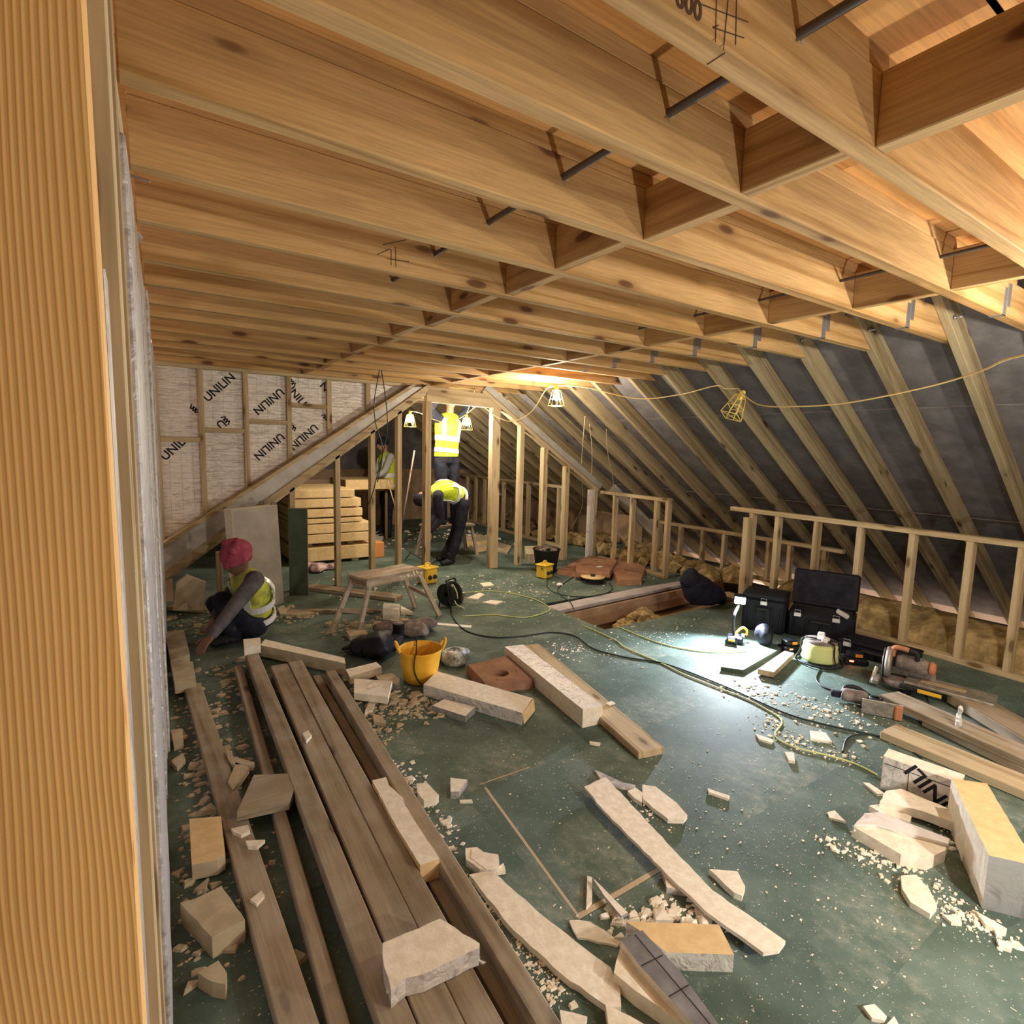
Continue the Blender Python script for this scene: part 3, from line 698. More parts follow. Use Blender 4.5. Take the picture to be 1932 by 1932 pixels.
# ================================================================== FESTOON LIGHTS
def cage_lamp(x, y, z, lit, label, tilt=(0,0,0)):
    t = empty('caged_lamp', (x,y,z), label=label, cat='lamp', group='festoon site lamps')
    bm = bmesh.new(); top, bot, r0, r1 = .065, -.095, .034, .068
    def ring(zz, r, sides=4):
        ps = []
        for k in range(sides+1):
            a = 2*PI*(k % sides)/sides+PI/4; ps.append((r*1.25*math.cos(a), r*1.25*math.sin(a), zz))
        for a, b in zip(ps, ps[1:]): add_tube(bm, [a,b], .0032, 6)
    for f in (0,.55,1): ring(top+(bot-top)*f, r0+(r1-r0)*f)
    for k in range(8):
        if k in (1,5): continue
        a = 2*PI*k/8+PI/4; q = 1.25 if k % 2 == 0 else .89
        add_tube(bm, [(r0*q*math.cos(a),r0*q*math.sin(a),top),(r1*q*math.cos(a),r1*q*math.sin(a),bot)], .0028, 6)
    for a in (PI/4, 3*PI/4): add_tube(bm, [(r1*1.25*math.cos(a),r1*1.25*math.sin(a),bot),(-r1*1.25*math.cos(a),-r1*1.25*math.sin(a),bot)], .0028, 6)
    link('cage', bm, 'cage', t)
    lathe('socket', [(0,.115),(.014,.113),(.02,.10),(.02,.055),(.016,.04),(0,.038)], 'cage', t, sides=16)
    if lit: lathe('bulb', [(0,.04),(.012,.036),(.014,.022),(.024,.006),(.028,-.010),(.024,-.026),(.012,-.036),(0,-.038)], 'bulb', t, sides=20)
    t.rotation_euler = tilt; return t
cage_lamp(*LAMPS[0][:3], 1, 'lit caged lamp hanging highest, near the rafters right of the doorway')
cage_lamp(*LAMPS[1][:3], 1, 'lit caged lamp hanging inside the doorway beside the man reaching up')
cage_lamp(*LAMPS[2][:3], 1, 'lit caged lamp hanging low behind the studs left of the doorway')
cage_lamp(*LAMPS[3][:3], 0, 'unlit empty yellow lamp cage hanging askew from its cord', (.25,.42,.3))
for k in (4,5,6): cage_lamp(*LAMPS[k][:3], 1, ['lit caged lamp near the right end of the joists', 'lit caged lamp hanging behind the viewpoint', 'lit caged lamp hanging low behind the viewpoint'][k-4])
def cord(name, pts, r, m, label, cat, **k):
    o = tube(name, [aty(a,b,c) if len(q) == 3 and a > 20 else Vector(q) for q in pts for a,b,c in [q]], r, m, sides=6, label=label, cat=cat, **k); return o
L0, L1, L2, L3, L4 = [Vector(l[:3])+Vector((0,0,.115)) for l in LAMPS[:5]]
def cpath(pts): return [aty(*p) if isinstance(p, tuple) else p for p in pts]
tube('lamp_cord', cpath([L0, (1105,731,4.4), (1200,752,4.0), (1280,745,3.5), (1350,728,2.9), (1368,733,2.7), L3+Vector((.0,0,.0))]), .0048, 'cord', sides=6, label='yellow lamp cord sagging from the highest lamp to the unlit cage', cat='cord', group='festoon cord')
tube('lamp_cord', cpath([L3, (1430,763,2.25), (1500,767,2.0), (1600,760,1.7), (1750,730,1.3), (1850,700,1.05), (1932,670,.81), L4]), .0048, 'cord', sides=6, label='yellow lamp cord running from the unlit cage off past the rafters', cat='cord', group='festoon cord')
tube('lamp_cord', cpath([L0, (1030,735,4.9), (1012,765,5.3), (995,783,5.7), (965,795,5.85), (935,785,6.1), (905,765,6.35), L1]), .0058, 'cord', sides=6, label='yellow lamp cord looping from the highest lamp to the doorway lamp', cat='cord', group='festoon cord')
tube('lamp_cord', cpath([L1, (893,745,6.3), (905,712,6.25), (907,702,6.2)]), .0048, 'cord', sides=6, label='yellow cord rising from the doorway lamp to the joists', cat='cord', group='festoon cord')
tube('lamp_cord', cpath([L1, (850,797,6.4), (820,792,6.6), (795,780,6.8), L2]), .0045, 'cord', sides=6, label='yellow lamp cord sagging between the doorway lamp and the left lamp', cat='cord', group='festoon cord')
tube('hanging_cable', cpath([(717,690,5.3),(712,720,5.3),(706,760,5.35),(709,800,5.35),(722,850,5.4),(712,910,5.4)]), .005, 'cable', sides=6, label='thin black cable hanging in a loop from the joists before the raking board', cat='cable')
tube('hanging_cable', cpath([(718,690,5.3),(726,740,5.3),(731,790,5.35),(728,830,5.4),(716,880,5.4),(700,940,5.45),(686,965,5.5)]), .005, 'cable', sides=6, label='second black cable hanging down past the slab stack', cat='cable')
for i, (pts, lab) in enumerate([([(1104,785,4.6),(1100,830,4.6),(1097,880,4.6)], 'short twisted wire hanging from a rafter right of the doorway'),
        ([(1112,800,4.7),(1117,850,4.7),(1116,900,4.7)], 'thin wire hanging beside the short twisted wire'),
        ([(1144,810,4.6),(1146,850,4.6),(1155,895,4.6),(1160,930,4.65),(1165,975,4.7),(1160,1000,4.7)], 'long thin wire hanging down in front of the low wall studs'),
        ([(1098,905,6.0),(1099,950,6.0),(1090,975,6.0),(1075,1000,6.0)], 'grey wire drooping behind the partition uprights')]):
    tube('loose_wire', cpath(pts), .0032, 'wire', sides=6, label=lab, cat='wire')

# ================================================================== FLOOR CABLES
def floor_cable(pts, r, m, label, name='cable'):
    return tube(name, [at(x, y, z=r+.001) for x, y in pts], r, m, sides=6, n=5, label=label, cat='cable')
floor_cable([(850,1140),(855,1165),(880,1190),(930,1202),(985,1200),(1040,1193),(1085,1200),(1120,1224),(1180,1240),(1245,1250),(1300,1268),(1380,1300),(1480,1345),(1560,1368),(1650,1387),(1710,1405),(1800,1440),(1860,1470)], .006, 'cable', 'dark green cable winding from the cable reel right across the floor')
floor_cable([(1590,1420),(1600,1392),(1640,1385),(1690,1400),(1740,1430)], .005, 'cable', 'dark cable curled in a loop left of the planks')
floor_cable([(860,1120),(930,1115),(1000,1128),(1035,1145),(1030,1155),(990,1165),(930,1160),(870,1163)], .005, 'reelcord', 'thin yellow cable looping on the floor in front of the cable reel')
floor_cable([(1165,1182),(1240,1212),(1300,1226),(1350,1231),(1395,1230),(1440,1226),(1490,1228)], .0055, 'reelcord', 'yellowish cord lying through the patch of bright lamplight')
floor_cable([(1100,1180),(1160,1207),(1180,1222),(1245,1250),(1290,1272),(1350,1296),(1400,1315),(1440,1335),(1475,1360),(1462,1388),(1500,1410),(1560,1425),(1610,1440),(1655,1462)], .005, 'reelcord', 'yellow cord crossing the bare floor towards the lettered foam block')
floor_cable([(1060,1075),(1035,1090),(1035,1110),(1060,1122),(1100,1126),(1135,1122),(1155,1112),(1150,1100)], .005, 'cable', 'black lead curled on the floor in front of the yellow transformer')
floor_cable([(1090,1083),(1065,1100),(1052,1112),(1060,1125),(1075,1135),(1083,1150)], .005, 'cable', 'black lead running from the dark reel over the grey bay edge')

# ================================================================== LONG TIMBERS ON THE LEFT
def timber(fl, fr, nl, nr, ztop, th, label, m='old', ext=.5, name='timber', near=None):
    """far-left, far-right, near-left, near-right corners of the top face in the photo"""
    a, b, c, d = (at(*q, z=ztop) for q in (fl, fr, nl, nr))
    p0 = (a+b)/2; p1 = (c+d)/2; wdt = ((b-a).length+(d-c).length)/2; dd = (p1-p0).normalized()
    wdt = abs((b-a).cross(dd).length)*.5+abs((d-c).cross(dd).length)*.5
    p1 = p1+dd*ext; p0 = p0-Vector((0,0,th/2)); p1 = p1-Vector((0,0,th/2))
    return beam(name, p0, p1, wdt, th, m, bevel=.004, label=label, cat='timber')
timber((345,1292),(380,1288),(526,1932),(601,1932),.05,.047,'dusty timber lying alone nearest the left wall')
timber((443,1257),(456,1254),(619,1932),(663,1932),.06,.057,'narrow dusty timber second from the left wall')
timber((460,1226),(491,1242),(680,1842),(789,1932),.105,.048,'dusty timber with the foam block on its far end')
timber((462,1236),(493,1250),(682,1850),(791,1938),.055,.05,'lower timber under the one with the foam block', ext=.45)
timber((511,1257),(541,1250),(789,1932),(880,1932),.105,.048,'dusty timber in the pile, left of the two middle ones')
timber((543,1250),(570,1244),(880,1932),(950,1932),.105,.048,'dusty timber in the pile, right of the two middle ones')
timber((516,1262),(546,1256),(792,1938),(882,1938),.055,.05,'bottom timber beneath the two middle ones', ext=.45)
timber((588,1275),(604,1272),(965,1932),(995,1932),.045,.042,'sunken timber deep in the gap of the pile')
timber((607,1257),(640,1273),(1012,1932),(1058,1932),.11,.107,'dusty timber on edge at the right side of the pile')
# short plank lying across the two left timbers
p = prism_px('short_plank', [(479,1462),(570,1458),(545,1511),(447,1532)], .062, .04, ['old'], label='short dusty plank end lying across the left timbers', cat='timber')

# ================================================================== FOAM OFFCUTS
FO = ['foam','foam']; FF = ['foam','foil_small','foil_small']; FD = ['foam_dusty','foam_dusty']
def off(px, z, h, mats, label, jit=.0025, group=None, name='foam_offcut', **k):
    return prism_px(name, px, z, h, mats, jitter=jit, label=label, cat='foam offcut', group=group, **k)
# big ones in the foreground
off([(1102,1484),(1143,1466),(1240,1570),(1345,1680),(1482,1775),(1470,1792),(1440,1797),(1330,1718),(1215,1606),(1140,1530)], .024, .014, FO, 'longest cream foam strip lying diagonally on the green floor', .003)
off([(885,1650),(925,1640),(1040,1740),(1152,1825),(1170,1866),(1172,1900),(1145,1898),(1060,1838),(960,1745)], .0, .022, FO, 'broad cream foam strip lying along the right side of the timber pile', .003)
off([(1172,1776),(1215,1800),(1330,1932),(1290,1932),(1200,1870),(1158,1835)], .0, .05, FO, 'pointed cream foam piece at the bottom between the strips', .002)
b = off([(1172,1774),(1212,1755),(1283,1832),(1355,1932),(1320,1945),(1205,1820)], .03, .045, ['foil_grey','foam'], 'foam piece with dark grey printed facing at the bottom', .001)
for (qa, qb) in (((1198,1763),(1345,1938)),((1210,1822),(1250,1802)),((1262,1880),(1300,1858))):
    A, B = at(*qa, z=.0757), at(*qb, z=.0757); beam('printed_line', A, B, .003, .0006, 'ink', b, bevel=0)
off([(1182,1739),(1356,1744),(1385,1801),(1258,1797),(1205,1754)], .0, .061, ['foam_tan','foil_small','foil_small'], 'thick foam block with tan top and silver edge at the bottom', .0008)
off([(1142,1892),(1215,1932),(1240,1950),(1150,1950)], .0, .03, FO, 'cream foam piece cut off by the bottom edge beside the pointed one')
off([(1056,1905),(1108,1918),(1100,1945),(1062,1945)], .0, .02, FO, 'small cream foam piece at the bottom beside the timber pile')
off([(1248,1638),(1262,1636),(1330,1676),(1322,1686),(1258,1674)], .0, .023, ['foam','foil_small'], 'foam offcut with silver edge half under the longest strip, left side')
off([(1338,1640),(1392,1644),(1406,1672),(1400,1690),(1385,1684)], .0, .023, FO, 'rough cream foam offcut half under the longest strip, right side')
off([(1212,1480),(1237,1484),(1275,1513),(1297,1538),(1290,1546),(1260,1545),(1240,1530),(1213,1507)], .0, .02, FO, 'oval cream foam slice right of the strip head', .003)
off([(1184,1492),(1200,1486),(1213,1496),(1211,1514),(1196,1505)], .0, .02, FO, 'small broken foam chunk between the oval slice and the strip head')
off([(1122,1452),(1175,1476),(1199,1481),(1196,1488),(1174,1486),(1132,1468)], .0, .012, ['foil_dull','foam'], 'thin pointed sliver with grey facing behind the strip head', .001)
off([(1335,1487),(1377,1501),(1374,1507),(1337,1494)], 0, .012, FO, 'small cream stick of foam lying alone in the open floor')
off([(1112,1398),(1133,1401),(1131,1405),(1113,1402)], 0, .01, FO, 'tiny cream foam stick near the silver faced strip')
# the block in front on the pile
b = off([(722,1779),(830,1733),(905,1780),(904,1789),(845,1816),(800,1838),(765,1846),(738,1868),(725,1825)], .107, .055, ['foam','foil_small','foil_small'], 'thick cream foam slab with torn silver edge on top of the timber pile', .003)
bm = bmesh.new()
A, B = at(738,1880,z=.11), at(908,1812,z=.11)
for i in range(46):
    t = i/45; c = A.lerp(B, t)+Vector((R.uniform(-.004,.004), R.uniform(-.006,.004), R.uniform(0,.012))); s = R.uniform(.006,.015)
    vs = [bm.verts.new(c+Vector((R.uniform(-s,s),R.uniform(-s,s),R.uniform(-s,s)*.6))) for _ in range(4)]
    for f in ((0,1,2),(0,3,1),(1,3,2),(0,2,3)): bm.faces.new([vs[i] for i in f])
for pa_, pb_ in (((791,1846),(792,1862)),((855,1815),(857,1832)),((770,1868),(905,1800))):
    n_h = Vector((.46,.89,0)); A_ = at(*pa_, z=.145); B_ = at(*pb_, z=.120) if pa_[0]-pb_[0] > -5 else at(*pb_, z=.135)
link('torn_facing', bm, 'foil_small', b, kind='stuff').matrix_local = Matrix.Translation(-b.location)
b = off([(702,1472),(728,1466),(734,1482),(760,1505),(765,1520),(829,1620),(793,1632),(748,1560)], .05, .075, ['foam','foam_tan','foam'], 'cream foam strip with tan cut end wedged in the timber pile', .0015)
# around the middle
b = off([(799,1291),(824,1266),(1005,1317),(985,1345)], .0, .075, ['foam','foil_small','foil_small'], 'long foam block with silver side left of the brown clay block', .0012)
bm = bmesh.new(); q = [at(987,1344,z=.073), at(1007,1319,z=.073), at(1009,1341,z=.004), at(989,1366,z=.004)]
cc = sum(q, Vector())/4; n_ = (q[1]-q[0]).cross(q[2]-q[0]).normalized(); n_ = n_ if n_.y < 0 else -n_
va = [bm.verts.new(v-b.location+n_*.0012) for v in q]; vb = [bm.verts.new(v-b.location-n_*.004) for v in q]
bm.faces.new(va); bm.faces.new(vb[::-1])
for i in range(4): bm.faces.new([va[i],va[(i+1)%4],vb[(i+1)%4],vb[i]])
link('cut_end', bm, 'foam_tan', b)
off([(815,1331),(838,1319),(897,1333),(878,1351)], .0, .04, ['foam','foil_dull'], 'small foam block with grey side in front of the long silver sided block', .0015)
b = off([(952,1220),(987,1216),(1137,1331),(1100,1339)], .0, .112, ['foil_small','foam','foam'], 'tall foam block with crinkled silver top beside the pale batten', .001)
off([(668,1280),(740,1285),(732,1315),(668,1307)], .03, .045, FO, 'cream foam block leaning in the rubble in front of the orange tub', .0015)
off([(709,1274),(740,1270),(755,1281),(750,1292),(715,1284)], .0, .035, ['foam_dusty','foil_dull'], 'crumbling foam lump right beside the orange tub')
off([(652,1263),(710,1249),(720,1258),(660,1277)], .02, .055, ['foam','foam_dusty'], 'foam block behind the leaning one, against the dark bag', .001)
off([(698,1318),(709,1322),(702,1340),(688,1345)], .0, .02, FO, 'small upright foam chunk right of the timber pile end')
off([(702,1345),(722,1352),(728,1365),(706,1362)], .0, .02, FD, 'dusty foam chunk lower down beside the timber pile')
# far ends of the pile
off([(459,1206),(491,1203),(492,1217),(461,1223)], .107, .055, FO, 'foam block sitting on the far end of the timber pile', .0008)
b = off([(500,1206),(650,1241),(652,1252),(491,1217)], .02, .085, ['foam','foam_dusty'], 'long foam beam lying across the far ends of the timbers', .0012)
off([(311,1192),(347,1188),(358,1233),(322,1247)], .03, .06, FD, 'square dusty foam block next to the hand of the crouching man', .001)
off([(322,1250),(364,1248),(370,1285),(330,1292)], .03, .06, FD, 'square dusty foam block in front of the one by the hand', .001)
# left floor side
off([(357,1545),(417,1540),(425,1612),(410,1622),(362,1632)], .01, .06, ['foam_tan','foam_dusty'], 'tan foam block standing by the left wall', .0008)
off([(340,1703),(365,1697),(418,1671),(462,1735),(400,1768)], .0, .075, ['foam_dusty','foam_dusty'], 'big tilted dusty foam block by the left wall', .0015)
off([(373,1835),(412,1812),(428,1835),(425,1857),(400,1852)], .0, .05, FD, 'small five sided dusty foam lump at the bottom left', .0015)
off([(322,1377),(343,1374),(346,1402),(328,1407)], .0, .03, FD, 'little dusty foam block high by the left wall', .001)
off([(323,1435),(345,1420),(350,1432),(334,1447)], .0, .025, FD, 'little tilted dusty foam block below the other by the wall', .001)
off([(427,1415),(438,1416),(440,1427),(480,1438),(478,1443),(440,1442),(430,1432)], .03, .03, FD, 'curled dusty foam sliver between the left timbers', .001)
off([(436,1563),(468,1556),(472,1567),(455,1575),(440,1569)], .05, .015, FO, 'bread slice shaped foam bit on the leftmost timber')
off([(463,1586),(500,1584),(485,1597),(468,1596)], .05, .015, FO, 'thin foam bit just below the bread slice shaped one')
off([(472,1697),(493,1680),(499,1689),(484,1706)], .05, .012, FO, 'small ragged foam flake on the leftmost timber')
off([(571,1383),(582,1378),(588,1387),(578,1398)], .107, .015, FO, 'small foam flake on the middle timber')
off([(445,1438),(470,1448),(440,1490),(430,1475)], .03, .03, FD, 'dusty foam wedge just behind the short cross plank', .001)
# right group
off([(878,1600),(900,1598),(942,1630),(935,1642),(905,1640),(880,1622)], .0, .03, ['foam','foil_white'], 'foam wedge at the head of the broad strip, against the timbers')
off([(890,1602),(940,1612),(942,1635),(918,1640),(888,1618)], .012, .02, FO, 'flat foam piece overlapping the wedge beside the timbers')
off([(940,1635),(950,1628),(954,1642),(938,1645)], .0, .015, FO, 'tiny foam triangle right of the wedge')
off([(786,1478),(806,1477),(828,1500),(822,1506),(800,1510),(788,1495)], .0, .035, FO, 'crumpled cream foam lump beside the timbers in mid floor')
off([(850,1467),(882,1471),(866,1493),(850,1494)], .0, .035, ['foam','foil'], 'foam scrap with curved edge and grey foil in mid floor', .001)
off([(867,1509),(890,1508),(892,1513),(868,1513)], .0, .008, FO, 'small flat foam flake below the foil edged scrap')
off([(830,1549),(853,1541),(850,1551),(836,1554)], .0, .012, FO, 'small curved foam flake touching the timber pile')
off([(1700,1652),(1727,1650),(1752,1675),(1768,1708),(1755,1724),(1718,1702),(1702,1676)], .0, .022, FO, 'kite shaped cream foam slice on the green floor at the right', .001)
off([(1608,1558),(1650,1552),(1790,1586),(1784,1604),(1750,1620),(1700,1612)], .0, .05, ['foam','foam'], 'large trough shaped cream foam slab at the right', .001)
off([(1612,1556),(1632,1534),(1660,1532),(1792,1582),(1789,1592),(1655,1556)], .035, .03, ['foil_white','foil_white'], 'pale grey faced back edge of the trough shaped slab', .001)
off([(1640,1520),(1668,1516),(1720,1540),(1716,1552),(1660,1532)], .0, .03, FO, 'broken cream foam piece behind the trough shaped slab', .003)
off([(1672,1492),(1700,1488),(1800,1530),(1800,1552),(1740,1530),(1660,1512)], .02, .04, FO, 'long jagged cream foam slab leaning on the lettered block', .003)
off([(1628,1476),(1640,1477),(1669,1497),(1655,1498)], .0, .012, FO, 'thin foam sliver left of the lettered block', .001)
off([(1561,1532),(1575,1529),(1596,1550),(1565,1542)], .0, .01, FO, 'small triangular foam chip left of the trough shaped slab', .001)
off([(1628,1898),(1650,1894),(1673,1917),(1668,1925),(1645,1920)], .0, .012, FO, 'pale foam chip at the very bottom right of centre', .001)
off([(1673,1932),(1687,1917),(1700,1940)], .0, .012, FO, 'pale foam chip cut by the bottom edge', .001)
off([(1528,1378),(1558,1382),(1570,1400),(1530,1394)], .0, .012, FO, 'flat foam piece beside the curled cable', .001)
off([(1425,1384),(1460,1396),(1455,1401),(1432,1394)], .0, .012, FO, 'narrow foam flake on the floor left of the flat piece', .001)
off([(1480,1418),(1498,1420),(1500,1436),(1488,1434)], .0, .015, FO, 'small pale foam chip in front of the yellow cord', .001)
off([(1778,1725),(1812,1728),(1815,1742),(1795,1740)], .0, .012, FO, 'thin crumbled foam scab below the kite shaped slice')
off([(1840,1718),(1900,1752),(1898,1760),(1860,1745)], .0, .015, FO, 'long thin foam splinter under the big right block')
off([(1880,1770),(1912,1780),(1908,1792),(1885,1784)], .0, .012, FO, 'feathered foam splinter at the right edge')
off([(1905,1479),(1935,1470),(1940,1492),(1918,1490)], .0, .03, FO, 'ragged white foam bit at the right edge under the planks')
# middle rubble by the square
off([(1108,1652),(1117,1655),(1117,1700),(1106,1712)], .0, .012, FO, 'thin upright foam curl at the corner of the cut square', .001)
off([(1118,1656),(1135,1672),(1185,1722),(1172,1728),(1140,1690)], .02, .01, ['foam','foil_dull'], 'bent foam ribbon crossing the cut line', .001)
off([(1074,1736),(1110,1738),(1172,1776),(1165,1784),(1090,1768)], .0, .008, ['foam','foam'], 'feathery torn facing lying between the two broad strips', .004)
# lettered L: two thick blocks standing on edge
def onedge(name, bl, br, ztop, thick, m_face, m_top, m_end, label):
    """block on edge: bl, br bottom corners of the visible long face in the photo"""
    A, B = at(*bl), at(*br); d = (B-A); L = d.length; d.normalize(); nn = Vector((-d.y,d.x,0))
    if nn.dot(A) < 0: nn = -nn
    c = (A+B)/2+nn*thick/2
    o = bpy.data.objects.new(name, None); COL.objects.link(o); o.location = (c.x,c.y,0); ang = math.atan2(d.y,d.x); o.rotation_euler = (0,0,ang); tag(o, label, 'foam block')
    bm = bmesh.new(); s = thick/2; front = -s if (Matrix.Rotation(-ang,3,'Z')@(-nn)).y < 0 else s
    add_box(bm, -L/2, L/2, -s, s, 0, ztop, .002)
    for f in bm.faces:
        if abs(f.normal.z) > .7: f.material_index = 1
        elif abs(f.normal.x) > .7: f.material_index = 2
    link('foam_core', bm, [m_face, m_top, m_end], o); return o, L, front
o, L, fr = onedge('foam_block', (1660,1488), (1806,1545), .17, .10, 'foil_small', 'foam', 'foam_tan', 'thick foam block on edge with large black lettering at the right')
s_ = math.copysign(1, fr); A_ = at(1660,1488); B_ = at(1806,1545); d_ = (B_-A_).normalized(); n_f = Vector((-d_.y,d_.x,0))
def onface(px, py): q = hit(px, py, n_f, n_f.dot(A_)); return o.matrix_basis.inverted() @ q
q0 = onface(1760,1492); q1 = onface(1790,1525); q2 = onface(1728,1463); tv = q2-q1; ang_ = math.atan2(tv.z, tv.x)
text('UNILI', .098, 'ink', o, Matrix.Translation((q0.x,fr+s_*.001,q0.z))@Matrix.Rotation(PI/2,4,'X')@Matrix.Rotation(ang_,4,'Z'), .0004, sx=1.0)
ql = onface(1713,1475); box('printed_line', (.0025,.002,.13), (ql.x,fr+s_*.0008,.066), 'ink', o, bevel=0); box('printed_line', (L*.95,.002,.0025), (0,fr+s_*.0008,.135), 'ink', o, bevel=0)
# the big block with tan top at the right edge
W = [at(x,y,z=.206) for x,y in ((1795,1468),(1862,1478),(1945,1615),(1945,1632),(1866,1614))]
c = sum(W, Vector())/5; c.z = 0; bm = bmesh.new(); add_prism(bm, [(p.x-c.x,p.y-c.y) for p in W], 0, .206, 0, 1, .0015)
side = []
for f in bm.faces:
    f.normal_update()
    if abs(f.normal.z) < .5: side.append(f)
for f in side:
    if abs(f.normal.x) > abs(f.normal.y)*.95 or f.calc_area() < .002: f.material_index = 2
tag(link('foam_block', bm, ['foam_tan','foam','foil_dull'], loc=c), 'thickest foam block with tan top and cream front at the right edge', 'foam block')

# rubble: chips and crumbs of foam, sawdust ridges
def chips(name, regions, label, m='foam', cat='debris'):
    bm = bmesh.new()
    for (pts, n, sg, s0, s1) in regions:
        P = [at(*p) for p in pts]
        for _ in range(n):
            t = R.random()*(len(P)-1) if len(P) > 1 else 0; i = min(int(t), len(P)-2) if len(P) > 1 else 0
            c = (P[i].lerp(P[i+1], t-i) if len(P) > 1 else P[0])+Vector((R.gauss(0,sg),R.gauss(0,sg),0))
            if c.x < wall_x(c.y)+.03 or (c.y < 6.0 and c.x > knee_x(c.y)-.03) or c.x > 5.2 and c.y > 5.5 or (3.40 < c.x < 6 and 3.5 < c.y < 4.5): continue
            if c.y > 6.1 and c.x < 0: continue
            s = R.uniform(s0, s1)*(.4+1.2*R.random()**3); h = s*R.uniform(.25,.6); a = R.uniform(0,PI); k = R.choice((3,4,5)); el = R.uniform(.4,1)
            ring = [(math.cos(a+2*PI*j/k+R.uniform(-.4,.4))*s, math.sin(a+2*PI*j/k+R.uniform(-.4,.4))*s*el) for j in range(k)]
            b0 = [bm.verts.new((c.x+u,c.y+v,.0004)) for u, v in ring]; t0 = [bm.verts.new((c.x+u*.8,c.y+v*.8,h*R.uniform(.6,1.2))) for u, v in ring]
            bm.faces.new(t0)
            for j in range(k): bm.faces.new([b0[j],b0[(j+1)%k],t0[(j+1)%k],t0[j]])
    return tag(link(name, bm, m), label, cat, kind='stuff')
chips('foam_crumbs', [([(1250,1932),(1500,1700),(1750,1800)],420,.38,.0015,.006), ([(1000,1500),(1300,1450),(1600,1500)],420,.35,.0015,.006),
    ([(1560,1590),(1700,1640),(1800,1720),(1900,1770)],420,.05,.004,.016), ([(1640,1560),(1760,1600),(1800,1560)],160,.05,.004,.014),
    ([(1150,1740),(1250,1735),(1340,1730)],210,.035,.006,.028), ([(900,1660),(1000,1800),(1060,1880)],350,.03,.003,.012),
    ([(740,1440),(780,1490),(860,1600)],170,.03,.005,.020), ([(1380,1560),(1480,1700)],140,.2,.002,.007), ([(1200,1510),(1260,1560)],60,.04,.003,.010)],
    'cream foam crumbs scattered over the green boards in front', 'foam')
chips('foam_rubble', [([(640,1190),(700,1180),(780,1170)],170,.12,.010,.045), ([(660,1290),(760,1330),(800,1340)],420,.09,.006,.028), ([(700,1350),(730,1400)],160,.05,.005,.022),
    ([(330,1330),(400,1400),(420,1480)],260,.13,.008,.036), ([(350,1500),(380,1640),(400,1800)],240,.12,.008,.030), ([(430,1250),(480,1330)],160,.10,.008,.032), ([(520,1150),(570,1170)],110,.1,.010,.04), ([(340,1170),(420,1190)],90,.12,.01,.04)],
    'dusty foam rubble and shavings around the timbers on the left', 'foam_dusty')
chips('sawdust', [([(900,1100),(1100,1150),(1280,1180)],600,.5,.003,.012), ([(1150,1230),(1060,1220),(1000,1250)],300,.12,.004,.012), ([(1400,1290),(1500,1330),(1640,1360)],600,.14,.004,.015), ([(1450,1350),(1480,1400),(1620,1440)],260,.06,.004,.014), ([(850,1010),(960,1010),(1060,1030)],240,.3,.01,.06), ([(640,1100),(760,1120),(880,1110)],220,.35,.004,.02), ([(700,1030),(760,1010)],120,.5,.01,.04), ([(880,1090),(960,1100),(1040,1120)],200,.3,.004,.018), ([(1180,1190),(1300,1210)],200,.16,.003,.011), ([(1230,1090),(1150,1080)],60,.1,.01,.03)],
    'pale sawdust and shavings on the boards farther back', 'foam')

# ================================================================== OTHER TIMBER LYING ABOUT
timber((990,1216),(1010,1216),(1187,1140+276),(1272,1412),.045,.043,'pale new batten lying beside the silver topped foam block', 'stud', 0)
box('wood_chip', (.05,.035,.008), at(1152,1327,z=.052), 'foam', bevel=.001, label='small cream offcut resting on the pale batten', cat='offcut')
timber((1662,1378),(1690,1366),(1900,1480),(1940,1462),.05,.047,'light planed timber at the front of the right hand timbers', 'stud', .3)
timber((1668,1312),(1684,1302),(1940,1440),(1940,1405),.09,.045,'brown timber lying over the circular saw, running to the right', 'old', .3)
timber((1802,1318),(1838,1302),(1940,1398),(1940,1360),.075,.06,'brown timber running right from under the chop saw', 'old', .3)
timber((1740,1360),(1760,1350),(1940,1450),(1940,1442),.045,.042,'dark narrow timber lying between the right hand timbers', 'old', .3)
b = prism_px('board_offcut', [(1440,1211),(1482,1218),(1402,1264),(1360,1258)], .0, .03, ['green','greenplain'], label='green chipboard offcut lying in the bright lamplight', cat='board')
b = prism_px('board_offcut', [(1480,1228),(1498,1232),(1460,1268),(1430,1262)], .01, .04, ['stud','stud'], label='short pale wood block beside the green board offcut', cat='board')
prism_px('trim_strip', [(815,1174),(890,1180),(888,1184),(822,1178)], .0, .006, ['white'], label='thin white strip lying on the floor behind the orange tub', cat='strip')
timber((575,1108),(590,1100),(750,1128),(756,1122),.04,.04,'brown lath lying under the trestle bench', 'old', 0, 'lath')
timber((540,1152),(545,1149),(720,1152),(722,1147),.03,.03,'dark lath on the floor behind the trestle bench', 'old', 0, 'lath')

# ================================================================== TOOLS, TUBS, BOARDS
def hull(name, pts, m, parent=None, **k):
    bm = bmesh.new(); [bm.verts.new(p) for p in pts]; bmesh.ops.convex_hull(bm, input=bm.verts); return link(name, bm, m, parent, **k)
def loc_of(px, py, z=0): v = at(px, py, z); return v

